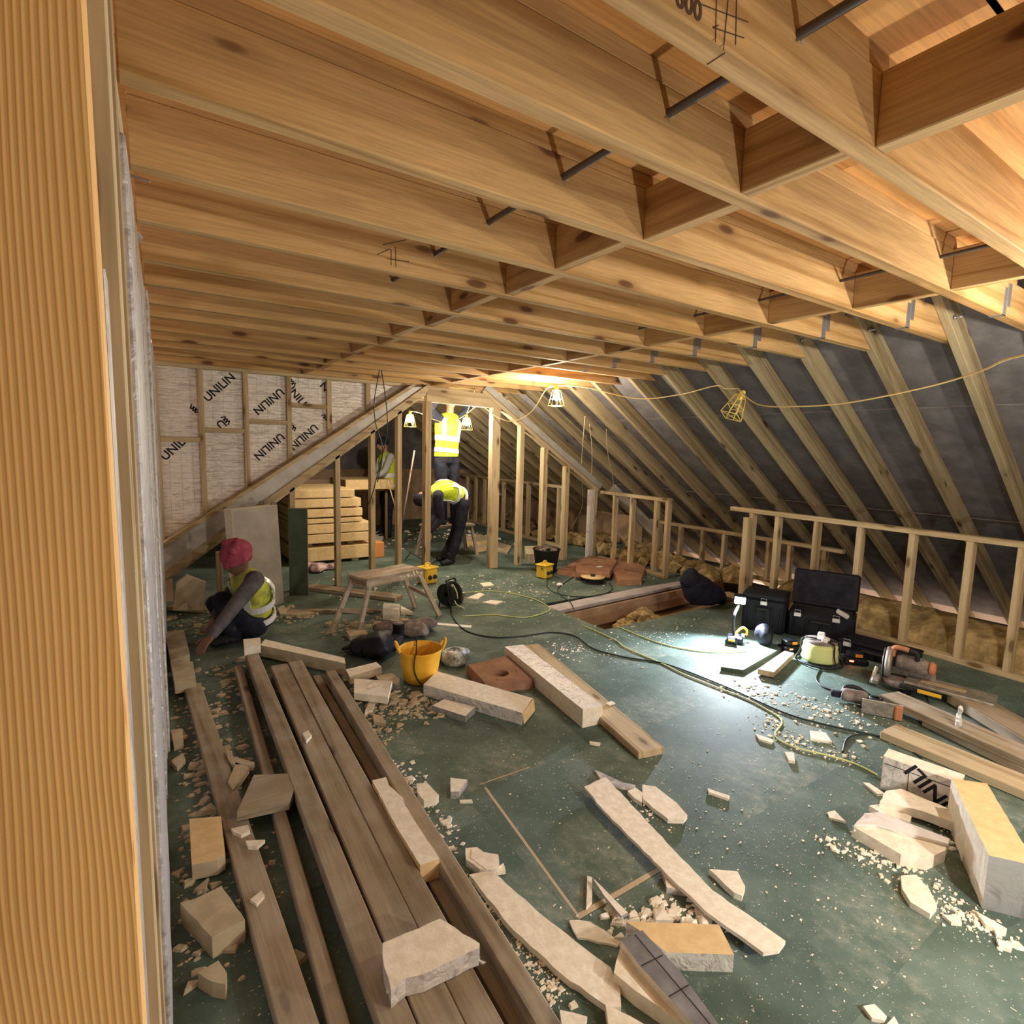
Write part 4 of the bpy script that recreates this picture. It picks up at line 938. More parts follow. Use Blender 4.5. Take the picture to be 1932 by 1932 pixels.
# trestle bench (hop-up) left of the middle
tz = .455
c4 = [at(*q, z=tz) for q in ((652,1080),(696,1096),(797,1076),(764,1060))]
cen = sum(c4, Vector())/4; cen.z = 0
t = empty('trestle_bench', cen, label='dusty wooden trestle bench with splayed legs in front of the partition studs', cat='bench')
def loc(v): return Vector(v)-Vector((cen.x,cen.y,0))
e0 = (c4[0]+c4[1])/2; e1 = (c4[3]+c4[2])/2; wT = .30
dB = (e1-e0).normalized(); nB = Vector((-dB.y,dB.x,0))
for k in range(3):
    q = (k-1)*wT/3; beam('slat', e0+nB*q-Vector((0,0,.012)), e1+nB*q-Vector((0,0,.012)), wT/3-.004, .024, 'trestle', t)
for e in (e0+dB*.03, e1-dB*.03): beam('cross_rail', e-nB*wT*.5-Vector((0,0,.06)), e+nB*wT*.5-Vector((0,0,.06)), .03, .07, 'trestle', t)
for s in (-1,1): beam('side_rail', e0+nB*s*(wT*.5-.012)-Vector((0,0,.05)), e1+nB*s*(wT*.5-.012)-Vector((0,0,.05)), .02, .05, 'trestle', t)
feet = [at(626,1190), at(677,1191), at(784,1146), at(829,1162)]
tops = [e0-nB*wT*.42*-1, e0-nB*wT*.42, e1+nB*wT*.42, e1-nB*wT*.42]
tops = [e0+dB*.05+nB*wT*.42, e0+dB*.05-nB*wT*.42, e1-dB*.05+nB*wT*.42, e1-dB*.05-nB*wT*.42]
for f, tp in zip(feet, tops): beam('leg', Vector((tp.x,tp.y,tz-.03)), f+Vector((0,0,.0)), .042, .03, 'trestle', t, up=nB)
beam('brace', feet[0].lerp(Vector((tops[0].x,tops[0].y,tz)),.35), feet[1].lerp(Vector((tops[1].x,tops[1].y,tz)),.35), .02, .035, 'trestle', t)
beam('brace', feet[2].lerp(Vector((tops[2].x,tops[2].y,tz)),.5), feet[3].lerp(Vector((tops[3].x,tops[3].y,tz)),.4), .02, .035, 'trestle', t)
bm = bmesh.new()
for i in range(16):
    q = e1.lerp(e0, R.uniform(.02,.45))-nB*(wT*.5+.001)-Vector((0,0,R.uniform(.01,.05)))-t.location; bmesh.ops.create_icosphere(bm, subdivisions=1, radius=R.uniform(.006,.014), matrix=Matrix.Translation(q)@Matrix.Scale(.3,4,nB))
link('plaster_splash', bm, 'foam', t, kind='stuff')

# site transformer (yellow) and a second one by the black bucket
def transformer(px, py, s, label, rz=.3):
    t = empty('site_transformer', at(px, py), rz, label=label, cat='transformer')
    box('body', (s,s*.9,s*.95), (0,0,s*.5), 'yellow', t, bevel=s*.10)
    box('lid', (s*1.08,s*.98,s*.12), (0,0,s*1.0), 'yellow', t, bevel=s*.04)
    tube('handle', [(-s*.22,0,s*1.05),(-s*.2,0,s*1.2),(0,0,s*1.27),(s*.2,0,s*1.2),(s*.22,0,s*1.05)], s*.05, 'yellow', t)
    for k in (-1,1):
        b = lathe('socket', [(0,.02),(s*.12,.018),(s*.14,0),(s*.14,-.01),(0,-.012)], 'rubber', t, (k*s*.2,-s*.47,s*.45), (PI/2,0,0), 14)
    return t
transformer(1027,1090,.17,'dusty yellow site transformer with handle beside the black bucket')
transformer(806,1100,.19,'yellow site box standing behind the trestle bench')
tube('cable', [at(1012,1062,.12), at(1022,1072,.14), at(1040,1084,.03), at(1055,1090,.006)], .005, 'cable', label='black lead draped across the yellow transformer', cat='cable')

# orange tub
bx, by = 793, 1283
base = at(bx, by)
t = empty('rubble_tub', base, -.30, label='orange flexible tub with two handles and a black strap in mid floor', cat='tub')
lathe('tub_body', [(0,.004),(.098,.004),(.106,.012),(.125,.12),(.140,.225),(.146,.232),(.148,.226),(.143,.215),(.129,.12),(.112,.022),(.10,.014),(0,.014)][::1], 'tubyellow', t, sides=40)
for s in (-1,1):
    bm = bmesh.new(); add_tube(bm, smooth_path([(s*.142,-.045,.222),(s*.160,-.040,.262),(s*.168,-.015,.280),(s*.168,.015,.280),(s*.160,.040,.262),(s*.142,.045,.222)],5), .010, 8); link('handle', bm, 'tubyellow', t)
tube('strap', [(-.02,.137,.2),(-.015,.150,.235),(-.01,.135,.243),(-.03,.02,.12),(-.05,-.11,.21),(-.052,-.146,.235),(-.058,-.140,.19),(-.056,-.126,.12),(-.03,-.119,.05),(.0,-.112,.012)], .0045, 'cable', t)
bm = bmesh.new()
for i in range(24):
    a, q = R.uniform(0,2*PI), .085*R.random()**.5
    bmesh.ops.create_icosphere(bm, subdivisions=1, radius=R.uniform(.016,.035), matrix=Matrix.Translation((q*math.cos(a),q*math.sin(a),.10+R.uniform(-.01,.02)))@Matrix.Rotation(R.uniform(0,3),4,'X')@Matrix.Diagonal((1.5,.6,.4,1)))
link('rubbish', bm, 'rubber', t, kind='stuff')

# dark rubbish behind the tub
def blobby(name, centers, m, label=None, cat=None, parent=None, amp=.02, fr=8, kind=None, flat=1.0, sub=2):
    bm = bmesh.new()
    for (c, r) in centers: bmesh.ops.create_icosphere(bm, subdivisions=sub, radius=1, matrix=Matrix.Translation(c)@Matrix.Rotation(R.uniform(0,3),4,'Z')@Matrix.Diagonal((*(r if isinstance(r, tuple) else (r,r,r*flat)),1)))
    for v in bm.verts: v.co += noise.noise_vector(v.co*fr)*amp+noise.noise_vector(v.co*fr*3)*amp*.35
    lo = min(v.co.z for v in bm.verts)
    for v in bm.verts: v.co.z = max(v.co.z, 0.001)
    o = link(name, bm, m, parent, label=label, cat=cat, kind=kind, smooth=True)
    md = o.modifiers.new('fuse', 'REMESH'); md.mode = 'VOXEL'; md.voxel_size = .012; md.use_smooth_shade = True
    return o
p = at(715,1240)
blobby('rubbish_sack', [(p+Vector((0,.02,.09)),(.17,.12,.10)), (p+Vector((.10,.10,.08)),(.14,.11,.09)), (p+Vector((-.08,.12,.07)),(.12,.1,.07))], 'black', 'crumpled black rubbish sack behind the orange tub', 'sack', amp=.03, fr=9)
p = at(783,1200)
blobby('rubbish_sack', [(p+Vector((0,.02,.06)),(.16,.10,.06)), (p+Vector((.14,.12,.05)),(.12,.10,.05)), (p+Vector((-.17,.15,.05)),(.15,.12,.06))], 'dusty', 'dusty dark cloth heap lying behind the black sack', 'sack', amp=.03, fr=9)
p = at(856,1252)
blobby('foil_wrap', [(p+Vector((0,0,.04)),(.11,.09,.05)), (p+Vector((.08,.12,.03)),(.12,.07,.035)), (p+Vector((-.06,.13,.03)),(.09,.08,.04))], 'greywrap', 'crumpled grey and white wrapping right behind the orange tub', 'wrapping', amp=.04, fr=14)
p = at(668,1236)
blobby('work_glove', [(p+Vector((0,0,.025)),(.055,.045,.022)), (p+Vector((-.03,.09,.03)),(.016,.05,.015)), (p+Vector((0,.10,.035)),(.016,.055,.015)), (p+Vector((.03,.09,.03)),(.016,.05,.015)), (p+Vector((.07,.03,.03)),(.045,.018,.016))], 'rubber', 'dark green work glove on the foam rubble left of the black sack', 'glove', amp=.006)
t = empty('paint_pot', at(752,1222), label='small black pot with pale top standing by the black sack', cat='pot')
lathe('pot', [(0,.12),(.045,.12),(.048,.125),(.052,.125),(.052,.118),(.047,.115),(.043,.0),(0,.0)], 'rubber', t, (0,0,.08)); lathe('lid', [(0,.121),(.043,.121),(.043,.118),(0,.118)], 'dusty', t, (0,0,.083))
chipm = [(650,1255),(700,1240),(730,1255)]

# brown moulded block with a round hole, and three more of them farther back
def clay(px, z, h, hole, rx, label, sticker=None, m='cardboard', mark=True):
    W = [at(x, y, z=z+h) for x, y in px]; c = sum(W, Vector())/len(W); c.z = z; P = [(p.x-c.x,p.y-c.y) for p in W]
    t = empty('moulded_block', c, label=label, cat='block')
    hc = at(*hole, z=z+h)-c; n = 28; bm = bmesh.new()
    P = [Vector((*q,0)) for q in P]
    if sum(a.x*b.y-b.x*a.y for a, b in zip(P, P[1:]+P[:1])) < 0: P = P[::-1]
    inn = [Vector((hc.x+rx*math.cos(2*PI*k/n), hc.y+rx*math.sin(2*PI*k/n), 0)) for k in range(n)]
    # outer ring resampled by angle so that top face is a clean annulus
    def cast(a):
        d = Vector((math.cos(a),math.sin(a))); best = None
        for u, v in zip(P, P[1:]+P[:1]):
            e = v-u; den = d.x*e.y-d.y*e.x
            if abs(den) < 1e-9: continue
            s = ((u.x-hc.x)*e.y-(u.y-hc.y)*e.x)/den; q = ((u.x-hc.x)*d.y-(u.y-hc.y)*d.x)/den
            if s > 0 and -1e-6 <= q <= 1+1e-6 and (best is None or s < best): best = s
        return Vector((hc.x+d.x*best, hc.y+d.y*best, 0))
    ang = sorted([2*PI*k/n for k in range(n)]+[math.atan2(p.y-hc.y,p.x-hc.x) % (2*PI) for p in P])
    O = [cast(a) for a in ang]; I = [Vector((hc.x+rx*math.cos(a), hc.y+rx*math.sin(a), 0)) for a in ang]; m_ = len(ang)
    vt = [bm.verts.new((p.x,p.y,h-.006)) for p in O]; vt2 = [bm.verts.new((p.x+(hc.x-p.x)*.03,p.y+(hc.y-p.y)*.03,h)) for p in O]
    vb = [bm.verts.new((p.x*1.04,p.y*1.04,0)) for p in O]; it = [bm.verts.new((p.x,p.y,h)) for p in I]; ib = [bm.verts.new((hc.x+(p.x-hc.x)*.85,hc.y+(p.y-hc.y)*.85,h*.25)) for p in I]
    for i in range(m_):
        j = (i+1) % m_
        bm.faces.new([vb[i],vb[j],vt[j],vt[i]]); bm.faces.new([vt[i],vt[j],vt2[j],vt2[i]]); bm.faces.new([vt2[i],vt2[j],it[j],it[i]]); bm.faces.new([it[i],it[j],ib[j],ib[i]])
    bm.faces.new(ib[::-1]); bm.faces.new(vb)
    link('block', bm, m, t)
    if mark:
        bm = bmesh.new(); pr = rx*2.1
        pts = smooth_path([(hc.x+pr*math.cos(a), hc.y+pr*math.sin(a), h+.001) for a in [i*.3-2.4 for i in range(9)]], 3); add_tube(bm, pts, .003, 6)
        add_box(bm, hc.x-rx*.8, hc.x+rx*.8, hc.y-.004, hc.y+.004, h*.25, h*.5)
        link('rib', bm, m, t)
    if sticker: q = at(*sticker, z=z+h+.002)-c; box('sticker', (.09,.06,.001), q, 'white', t, bevel=0)
    return t
clay([(882,1254),(957,1236),(1004,1281),(915,1289)], 0, .066, (945,1270), .055, 'square brown moulded block with a round hole beside the silver topped foam block')
clay([(1052,1075),(1100,1052),(1148,1060),(1120,1088)], 0, .05, (1075,1070), .05, 'flat brown moulded block nearest the black bucket')
clay([(1085,1065),(1110,1048),(1165,1056),(1150,1080),(1088,1079)], .05, .06, (1128,1058), .05, 'brown moulded block with a white sticker, on top of the others', (1131,1069))
clay([(1150,1060),(1185,1050),(1218,1070),(1210,1092),(1165,1094)], 0, .07, (1187,1076), .06, 'brown moulded block with a round hole, farthest right of the pile by the low studs')

# black bucket with rubble
t = empty('black_bucket', at(1030,1078), label='black builders bucket full of rubble by the partition foot', cat='bucket')
lathe('bucket_body', [(0,.004),(.125,.004),(.132,.012),(.175,.30),(.185,.305),(.186,.297),(.170,.29),(.128,.02),(0,.02)], 'rubber', t, sides=32)
bm = bmesh.new()
for i in range(45):
    a, q = R.uniform(0,2*PI), .145*R.random()**.5
    bmesh.ops.create_icosphere(bm, subdivisions=1, radius=R.uniform(.02,.045), matrix=Matrix.Translation((q*math.cos(a),q*math.sin(a),.285+.04*(1-q/.15)))@Matrix.Diagonal((1,1,.6,1)))
link('rubble', bm, 'dusty', t, kind='stuff')
# dark reel with orange flange
t = empty('wire_reel', at(1118,1099), label='low black wire reel with tan flange in front of the brown blocks', cat='reel')
lathe('drum', [(0,0),(.13,0),(.13,.012),(.10,.014),(.10,.065),(0,.065)], 'rubber', t, sides=32); lathe('flange', [(.03,.068),(.145,.068),(.145,.080),(.03,.080)], 'foam_tan', t, sides=32); lathe('hub', [(0,.10),(.028,.10),(.03,.06),(0,.06)], 'rubber', t, sides=16)
# white plug top on the floor
lathe('plug_cap', [(0,.03),(.025,.024),(.04,.006),(.04,0),(0,0)], 'white', None, at(1056,1104), sides=20, label='small white dome lying on the boards before the brown blocks', cat='cap')

# extension reel on its side with plugs
t = empty('cable_reel', at(848,1142), .5, label='black upright cable reel with red plugs behind the tub', cat='reel')
for s in (-1,1):
    o = lathe('side_disc', [(.025,-.008),(.105,-.008),(.115,0),(.105,.008),(.025,.008)], 'rubber', t, (s*.062,0,.125), (0,PI/2,0), 28)
o = lathe('cable_winding', [(.03,-.05),(.08,-.052),(.085,0),(.08,.052),(.03,.05)], 'black', t, (0,0,.125), (0,PI/2,0), 28)
tube('frame', [(-.08,-.07,.0),(-.08,-.02,.24),(-.06,.0,.265),(.06,.0,.265),(.08,-.02,.24),(.08,-.07,.0)], .009, 'rubber', t, n=4)
tube('frame', [(-.08,.07,.0),(-.08,.02,.20),(.08,.02,.20),(.08,.07,.0)], .008, 'rubber', t, n=3)
tube('front_hose', [(-.05,-.13,.10),(-.052,-.118,.17),(-.05,-.06,.235),(-.04,-.1,.05),(-.03,-.2,.006)], .006, 'reelcord', t)
for k,(x,y) in enumerate(((.13,.02),(.17,-.04),(.12,-.08))):
    q = lathe('plug', [(0,0),(.022,0),(.026,.02),(.020,.06),(0,.065)], 'redplug' if k == 1 else 'rubber', t, (x,y,.03), (0,PI/2-.3,k), 14)
bm = bmesh.new()
for k in range(5): add_tube(bm, smooth_path([(.09+R.uniform(0,.1),R.uniform(-.1,.1),R.uniform(.01,.1)) for _ in range(6)],4), .004, 6)
link('tangled_wire', bm, 'cable', t)

# leaning boards at the left end of the partition
def panel(name, bl, br, ztop, th, mats, label, cat='board', z0=0, lean=.06):
    A, B = at(*bl), at(*br); d = (B-A).normalized(); n = Vector((-d.y,d.x,0)); n = n if n.y > 0 else -n
    bm = bmesh.new(); L = (B-A).length; c = (A+B)/2; back = n*lean
    vs = add_box(bm, -L/2, L/2, 0, th, 0, ztop, .002)
    for v in bm.verts: v.co.y += lean*v.co.z/ztop
    for f in bm.faces:
        f.normal_update()
        if len(mats) > 1 and abs(f.normal.y) < .8: f.material_index = 1
    o = link(name, bm, mats, label=label, cat=cat); o.matrix_world = Matrix(((d.x,n.x,0,c.x),(d.y,n.y,0,c.y),(0,0,1,z0),(0,0,0,1))); return o
panel('insulation_board', (452,1163), (536,1137), .985, .10, ['foil_dull2','foam'], 'tall silver faced insulation board standing behind the crouching man')
panel('chipboard_strip', (546,1124), (582,1123), .925, .022, ['greenplain','chip'], 'dark green chipboard strip standing beside the tall silver board', lean=.02)
for k, (x, y) in enumerate(((494,949),(516,951))): box('rubble_lump', (.05,.04,.03), aty(x, y, 5.82)+Vector((0,0,0)), 'dusty', bevel=.006, label=['left', 'right'][k]+' one of two dark lumps on top of the tall silver board', cat='lump')
p = at(600,1078)
blobby('plastic_wrap', [(p+Vector((0,0,.05)),(.16,.1,.07)), (p+Vector((.18,.05,.04)),(.12,.08,.05)), (p+Vector((-.12,.1,.06)),(.1,.08,.06))], 'pinkplastic', 'crumpled pink and white plastic wrap at the foot of the slab stack', 'wrapping', amp=.05, fr=12)
# stack of tan insulation slabs seen through the studs
SY = 7.42
levels = [(923,939,669,.0),(940,957,681,.0),(959,975,684,.012),(977,986,683,0),(987,1005,701,0),(1006,1023,703,0),(1030,1056,708,.0)]
for k, (ya, yb, xr, g_) in enumerate(levels):
    a = aty(640, ya, SY).z; b = aty(640, yb, SY).z; xa = aty(556-3*(k > 1), 1000, SY).x; xb = aty(xr, (ya+yb)/2, SY).x
    o = box('insulation_slab', (xb-xa, 1.15, a-b-.006), ((xa+xb)/2, SY+.575, (a+b)/2), 'foam_tan', bevel=.006, rot=(0,0,R.uniform(-.006,.006)),
        label=['topmost tan slab of the stack behind the left studs','second tan slab from the top of the stack','third tan slab from the top of the stack','thin fourth tan slab in the middle of the stack','fifth tan slab from the top, wider than those above','sixth tan slab from the top of the stack','bottom tan slab of the stack, lying low above the wrap'][k], cat='insulation slab', group='slabs stacked behind the studs')
zb = aty(640,1056,SY).z
for x in (1.75,2.4): box('bearer', (.09,1.1,max(zb-.002,.03)), (x,SY+.575,max(zb-.002,.03)/2), 'old', label=('left' if x < 2 else 'right')+' bearer timber under the slab stack', cat='timber', group='bearers under the slab stack')
za = aty(640,1029.5,SY).z; zc = aty(640,1023.5,SY).z
for x in (1.8,2.35): box('spacer', (.08,1.0,zc-za-.002), (x,SY+.575,(za+zc)/2), 'old', label=('left' if x < 2 else 'right')+' spacer batten inside the slab stack', cat='timber', group='spacers in the slab stack')
box('terracotta_block', (.16,.2,.22), at(715,1052)+Vector((0,.1,.11)), 'orangeclay', bevel=.008, label='orange block just right of the slab stack foot', cat='block')
# slab held on the trestle by the far man
zt = aty(700,905,8.75).z
b = box('insulation_slab', (aty(742,905,8.75).x-aty(652,905,8.75).x, .9, .16), ((aty(742,905,8.75).x+aty(652,905,8.75).x)/2, 9.2, zt-.08), 'foam_tan', bevel=.006, label='tan slab lying on the work table in front of the far man', cat='insulation slab')
t = empty('work_table', ((aty(742,905,8.75).x+aty(652,905,8.75).x)/2, 9.2, 0), label='work table under the tan slab beside the far man', cat='table')
box('table_top', (.8,.7,.03), (0,0,zt-.176), 'brownboard', t)
for sx_ in (-.33,.33):
    for sy_ in (-.3,.3): box('leg', (.04,.04,zt-.192), (sx_,sy_,(zt-.192)/2), 'brownboard', t)
# odd offcuts on the far floor
off([(700,1008),(716,1000),(724,1012),(718,1020),(700,1020)], 0, .05, FO, 'white foam scrap on the floor by the foot of the far man')
off([(738,1168),(765,1172),(750,1168+20),(722,1183)], .0, .03, FO, 'pale foam wedge lying under the trestle bench', .001)
b = prism_px('foam_offcut', [(724,1137),(754,1140),(752,1150),(722,1147)], .0, .11, FO, label='upright cream foam block under the trestle bench', cat='foam offcut')
prism_px('foam_offcut', [(756,1142),(780,1155),(756,1153)], .0, .03, FO, label='pointed foam piece beside the upright block under the bench', cat='foam offcut')
for k, q in enumerate(([(878,1012),(905,1008),(935,1016),(905,1022),(880,1020)], [(886,1028),(930,1020),(938,1030),(900,1036)], [(938,1022),(965,1030),(958,1042),(935,1036)], [(990,1030),(1018,1030),(1012,1045),(992,1045)])):
    off(q, 0, [.10,.05,.03,.12][k], ['foam_dusty','foam_tan'] if k < 2 else FD, ['dusty foam block on the floor behind the bending man', 'low tan foam piece in front of the dusty block behind the bending man','loose foam flake between door post and next stud','pale foam block left of the black bucket'][k])

# ---- big black sack by the open bay
p = at(1322,1140)
blobby('black_sack', [(p+Vector((-.05,0,.16)),(.18,.15,.18)), (p+Vector((.05,-.04,.12)),(.17,.14,.13)), (p+Vector((-.12,.05,.25)),(.12,.11,.14)), (p+Vector((.20,-.06,.07)),(.13,.1,.09))], 'sackblack', 'large black rubble sack slumped at the open floor bay', 'sack', amp=.03, fr=6)
o = COL.objects[-1]

# ---- tool cases
def case(name, loc, rz, w, d, h, label, lid=None, latches=(-.3,.3)):
    """hard case: body with ribs, latches on the front (local -y), optional raised lid"""
    t = empty(name, loc, rz, label=label, cat='tool case')
    box('body', (w,d,h), (0,0,h/2), 'black', t, bevel=.018)
    for k in range(5): box('rib', (.02,.012,h*.7), (-w*.4+k*w*.2,-d/2-.004,h*.45), 'black', t, bevel=.004)
    box('handle_bar', (w*.3,.03,.022), (0,-d/2-.03,h*.72), 'rubber', t, bevel=.008)
    if lid is not None:
        o = box('lid', (w*1.02,.075,d*.98), (0,d/2+.02,h+d*.49-.01), 'black', t, rot=(-lid,0,0), bevel=.016)
        bm = bmesh.new(); add_box(bm, -w*.42, w*.42, -.041, -.036, -d*.38, d*.38, .002); q = link('lid_lining', bm, 'navy', o); 
        for kx in (-.25,.25): box('hinge', (.07,.03,.03), (kx*w,d/2+.01,h), 'rubber', t, bevel=.006)
        bm = bmesh.new(); add_box(bm, -w*.44, w*.44, -d*.42, d*.42, h-.002, h+.002); link('tray', bm, 'rubber', t)
    else: box('lid', (w*1.02,d*1.02,h*.22), (0,0,h*1.08), 'black', t, bevel=.018)
    for lx in latches:
        l = box('latch', (.058,.012,.036), (lx*w,-d/2-.012,h*.90), 'alulatch', t, bevel=.004)
        tube('latch_bail', [(-.022,-.004,.014),(-.022,-.006,.042),(.022,-.006,.042),(.022,-.004,.014)], .003, 'steel', l, n=0)
    return t
pc = at(1565,1203); rzc = math.atan2((at(1600,1212)-at(1478,1190)).y, (at(1600,1212)-at(1478,1190)).x)
F1 = at(1560,1207); bk_ = Vector((.62,.78,0))
c1 = case('tool_case', F1+bk_*.12, rzc+PI*0, .52, .34, .225, 'big black tool case with raised lid and two metal latches', lid=.20, latches=(-.35,.22))
l = COL.objects.get('tool_case')
bm = bmesh.new(); add_box(bm, -.05, .05, -.02, .02, 0, .03, .004); o = link('latch', bm, 'alulatch', c1); o.location = (.15,-.19,.26); o.rotation_euler = (.3,.5,.2)
c2 = case('tool_case', at(1449,1192)+bk_*.10, rzc, .36, .26, .30, 'tall black tool case with one metal latch left of the open case', latches=(0,))
c3 = case('tool_case', at(1664,1246)+bk_*.05, math.atan2((at(1735,1250)-at(1600,1215)).y, (at(1735,1250)-at(1600,1215)).x), .52, .26, .10, 'long low black case with one metal latch right of the open case', latches=(-.36,))
# soft bag between lamp and case
p = at(1445,1222)
blobby('tool_bag', [(p+Vector((0,.02,.09)),(.085,.065,.10)), (p+Vector((.01,.03,.11)),(.08,.06,.09))], 'black', 'dark soft tool bag standing between the work light and the cases', 'bag', amp=.012)
# chargers
def charger(px, py, rz, label):
    t = empty('battery_charger', at(px, py), rz, label=label, cat='charger')
    box('body', (.17,.11,.05), (0,0,.026), 'black', t, bevel=.012)
    b = box('battery', (.11,.075,.045), (0,.01,.072), 'black', t, bevel=.01); box('battery_label', (.05,.004,.025), (.02,-.028,.072), 'orange', t, bevel=.001)
    box('indicator', (.03,.006,.010), (-.035,-.055,.035), 'redled', t, bevel=.001); return t
charger(1490,1228,-.35,'black battery charger with glowing red light in front of the open case')
t = charger(1612,1252,-.9,'black battery charger with glowing red light right of the string reel')

# ---- work light on the floor, the source of the cold beam
t = empty('work_light', at(1386,1212), label='bright cordless work light standing on the green boards', cat='work light')
W0 = t.location.copy(); HP = Vector((4.225,2.745,.36))-W0
box('battery_base', (.11,.13,.06), (0,0,.032), 'black', t, rot=(0,0,.6), bevel=.012)
box('battery', (.075,.085,.05), (-.07,-.02,.042), 'black', t, rot=(0,0,.6), bevel=.01)
box('battery_label', (.004,.05,.016), (-.112,-.045,.05), 'orange', t, rot=(0,0,.6), bevel=.001)
lathe('knob', [(0,.014),(.014,.012),(.016,0),(.016,-.01),(0,-.012)], 'alulatch', t, (-.065,-.06,.085), (PI/2,0,.6), 14); lathe('knob', [(0,.014),(.014,.012),(.016,0),(.016,-.01),(0,-.012)], 'alulatch', t, (.02,-.06,.075), (PI/2,0,.6), 14)
tube('handle', [(.0,.0,.06),(.02,-.01,.10),(.06,-.03,.13),(.095,-.045,.10),(.09,-.045,.06)], .010, 'yellow', t)
tube('stem', [(0,.01,.06),(-.01,.02,.16),(0,.02,.24),HP+Vector((.02,.02,-.06))], .012, 'rubber', t)
bm = bmesh.new(); add_box(bm, -.014, .03, -.05, .05, -.045, .045, .008)
head = link('lamp_head', bm, 'black', t); LD = Vector((-.62,-.42,-.42)).normalized()
head.matrix_local = Matrix.Translation(HP)@(-LD).to_track_quat('X','Z').to_matrix().to_4x4()
bm = bmesh.new(); add_box(bm, -.020, -.0145, -.042, .042, -.036, .036, .003); link('led_panel', bm, 'led', head)
l = bpy.data.lights.new('work_light_beam','AREA'); l.shape = 'RECTANGLE'; l.size = .08; l.size_y = .07; l.energy = 30; l.color = (.80,.88,1.0); l.spread = math.radians(150)
lo = bpy.data.objects.new('work_light_beam', l); COL.objects.link(lo)
lo.matrix_world = Matrix.Translation(W0+HP+LD*.024)@LD.to_track_quat('-Z','Y').to_matrix().to_4x4()

# ---- reel of yellow string line in a black stand
t = empty('string_reel', at(1545,1250), label='fat reel of pale yellow cable in a black hoop stand by the cases', cat='reel')
lathe('winding', [(0,.03),(.125,.03),(.130,.04),(.122,.07),(.127,.10),(.118,.13),(.121,.15),(.10,.17),(0,.17)], 'reelcord', t, sides=32)
lathe('top_flange', [(.03,.172),(.115,.172),(.118,.180),(.03,.184)], 'dusty', t, sides=28)
bm = bmesh.new(); add_tube(bm, [(.165*math.cos(a),.165*math.sin(a),.018) for a in [2*PI*k/32 for k in range(33)]], .008, 8); link('hoop', bm, 'rubber', t)
for a in (-1.9,-1.2,.4,2.2):
    tube('bracket', [(.03*math.cos(a),.03*math.sin(a),.19),(.125*math.cos(a),.125*math.sin(a),.185),(.135*math.cos(a),.135*math.sin(a),.10),(.163*math.cos(a),.163*math.sin(a),.02)], .006, 'rubber', t, n=3)
o = box('plug', (.07,.05,.05), (.0,.0,.215), 'white', t, rot=(0,0,.4), bevel=.008); box('plug', (.06,.04,.035), (-.03,-.05,.203), 'white', t, rot=(.2,0,.1), bevel=.006)
floor_cable([(1548,1262),(1540,1278),(1545,1290),(1562,1300),(1590,1306)], .005, 'cable', 'black power lead from the yellow cable reel to the circular saw')
floor_cable([(1580,1240),(1590,1252),(1603,1254),(1606,1244)], .004, 'cable', 'thin black lead from the yellow cable reel to the charger')
floor_cable([(1748,1310),(1752,1330),(1745,1338),(1732,1337)], .004, 'cable', 'short black lead curled below the chop saw')

# ---- circular saw lying on its side
p = at(1658,1340); t = empty('circular_saw', p, -1.05, label='dusty grey circular saw lying on the boards under the brown timber', cat='saw')
lathe('blade_guard', [(0,.0),(.11,.0),(.125,.012),(.125,.05),(.10,.062),(0,.065)], 'dusty', t, (0,0,.01), sides=32)
o = lathe('motor', [(0,-.09),(.045,-.09),(.052,-.06),(.052,.06),(.045,.085),(0,.09)], 'dusty', t, (-.16,.04,.06), (0,PI/2,0), 24)
lathe('cooling_ring', [(.026,.055),(.045,.055),(.048,.075),(.030,.082),(.026,.075)], 'rubber', t, (-.03,-.03,.03), sides=24)
tube('handle', [(-.05,.09,.06),(-.14,.13,.10),(-.22,.10,.10),(-.24,.05,.07)], .018, 'rubber', t)
box('base_plate', (.26,.012,.12), (.0,-.13,.065), 'alu', t, rot=(.1,0,0), bevel=.003)
box('side_grip', (.05,.03,.11), (.10,-.14,.06), 'dullorange', t, bevel=.008)
box('battery_shoe', (.07,.05,.05), (-.29,.05,.05), 'navy', t, bevel=.01)
# ---- chop saw
p = at(1700,1300); rz = math.atan2((at(1850,1330)-at(1700,1290)).y, (at(1850,1330)-at(1700,1290)).x)
t = empty('chop_saw', p, rz, label='dusty chop saw with orange handle and wide metal table at the right', cat='saw')
box('table', (.55,.24,.022), (.30,.02,.095), 'alu', t, bevel=.005); box('table_insert', (.28,.07,.003), (.26,.02,.108), 'stud', t, bevel=.0005)
for x in (.05,.52):
    for y in (-.08,.10): box('foot', (.05,.04,.085), (x,y,.0425), 'black', t, bevel=.006)
lathe('turntable', [(0,.085),(.11,.085),(.12,.075),(.12,.04),(0,.04)], 'dusty', t, (-.02,0,0), sides=28)
box('fence', (.30,.016,.06), (.05,.10,.125), 'dusty', t, bevel=.004)
o = lathe('blade_guard', [(0,-.02),(.12,-.02),(.128,0),(.12,.02),(0,.02)], 'alu', t, (-.10,.0,.20), (0,PI/2,.1), 32)
lathe('blade', [(0,-.002),(.118,-.002),(.118,.002),(0,.002)], 'steel', t, (-.135,0,.19), (0,PI/2,.1), 40)
o = lathe('motor', [(0,-.11),(.055,-.11),(.062,-.08),(.062,.06),(.05,.10),(0,.105)], 'dusty', t, (.06,.02,.22), (0,PI/2,0), 24)
lathe('motor_cap', [(0,.0),(.05,0),(.054,.02),(.04,.04),(0,.042)], 'dullorange', t, (.165,.02,.22), (0,PI/2,0), 24)
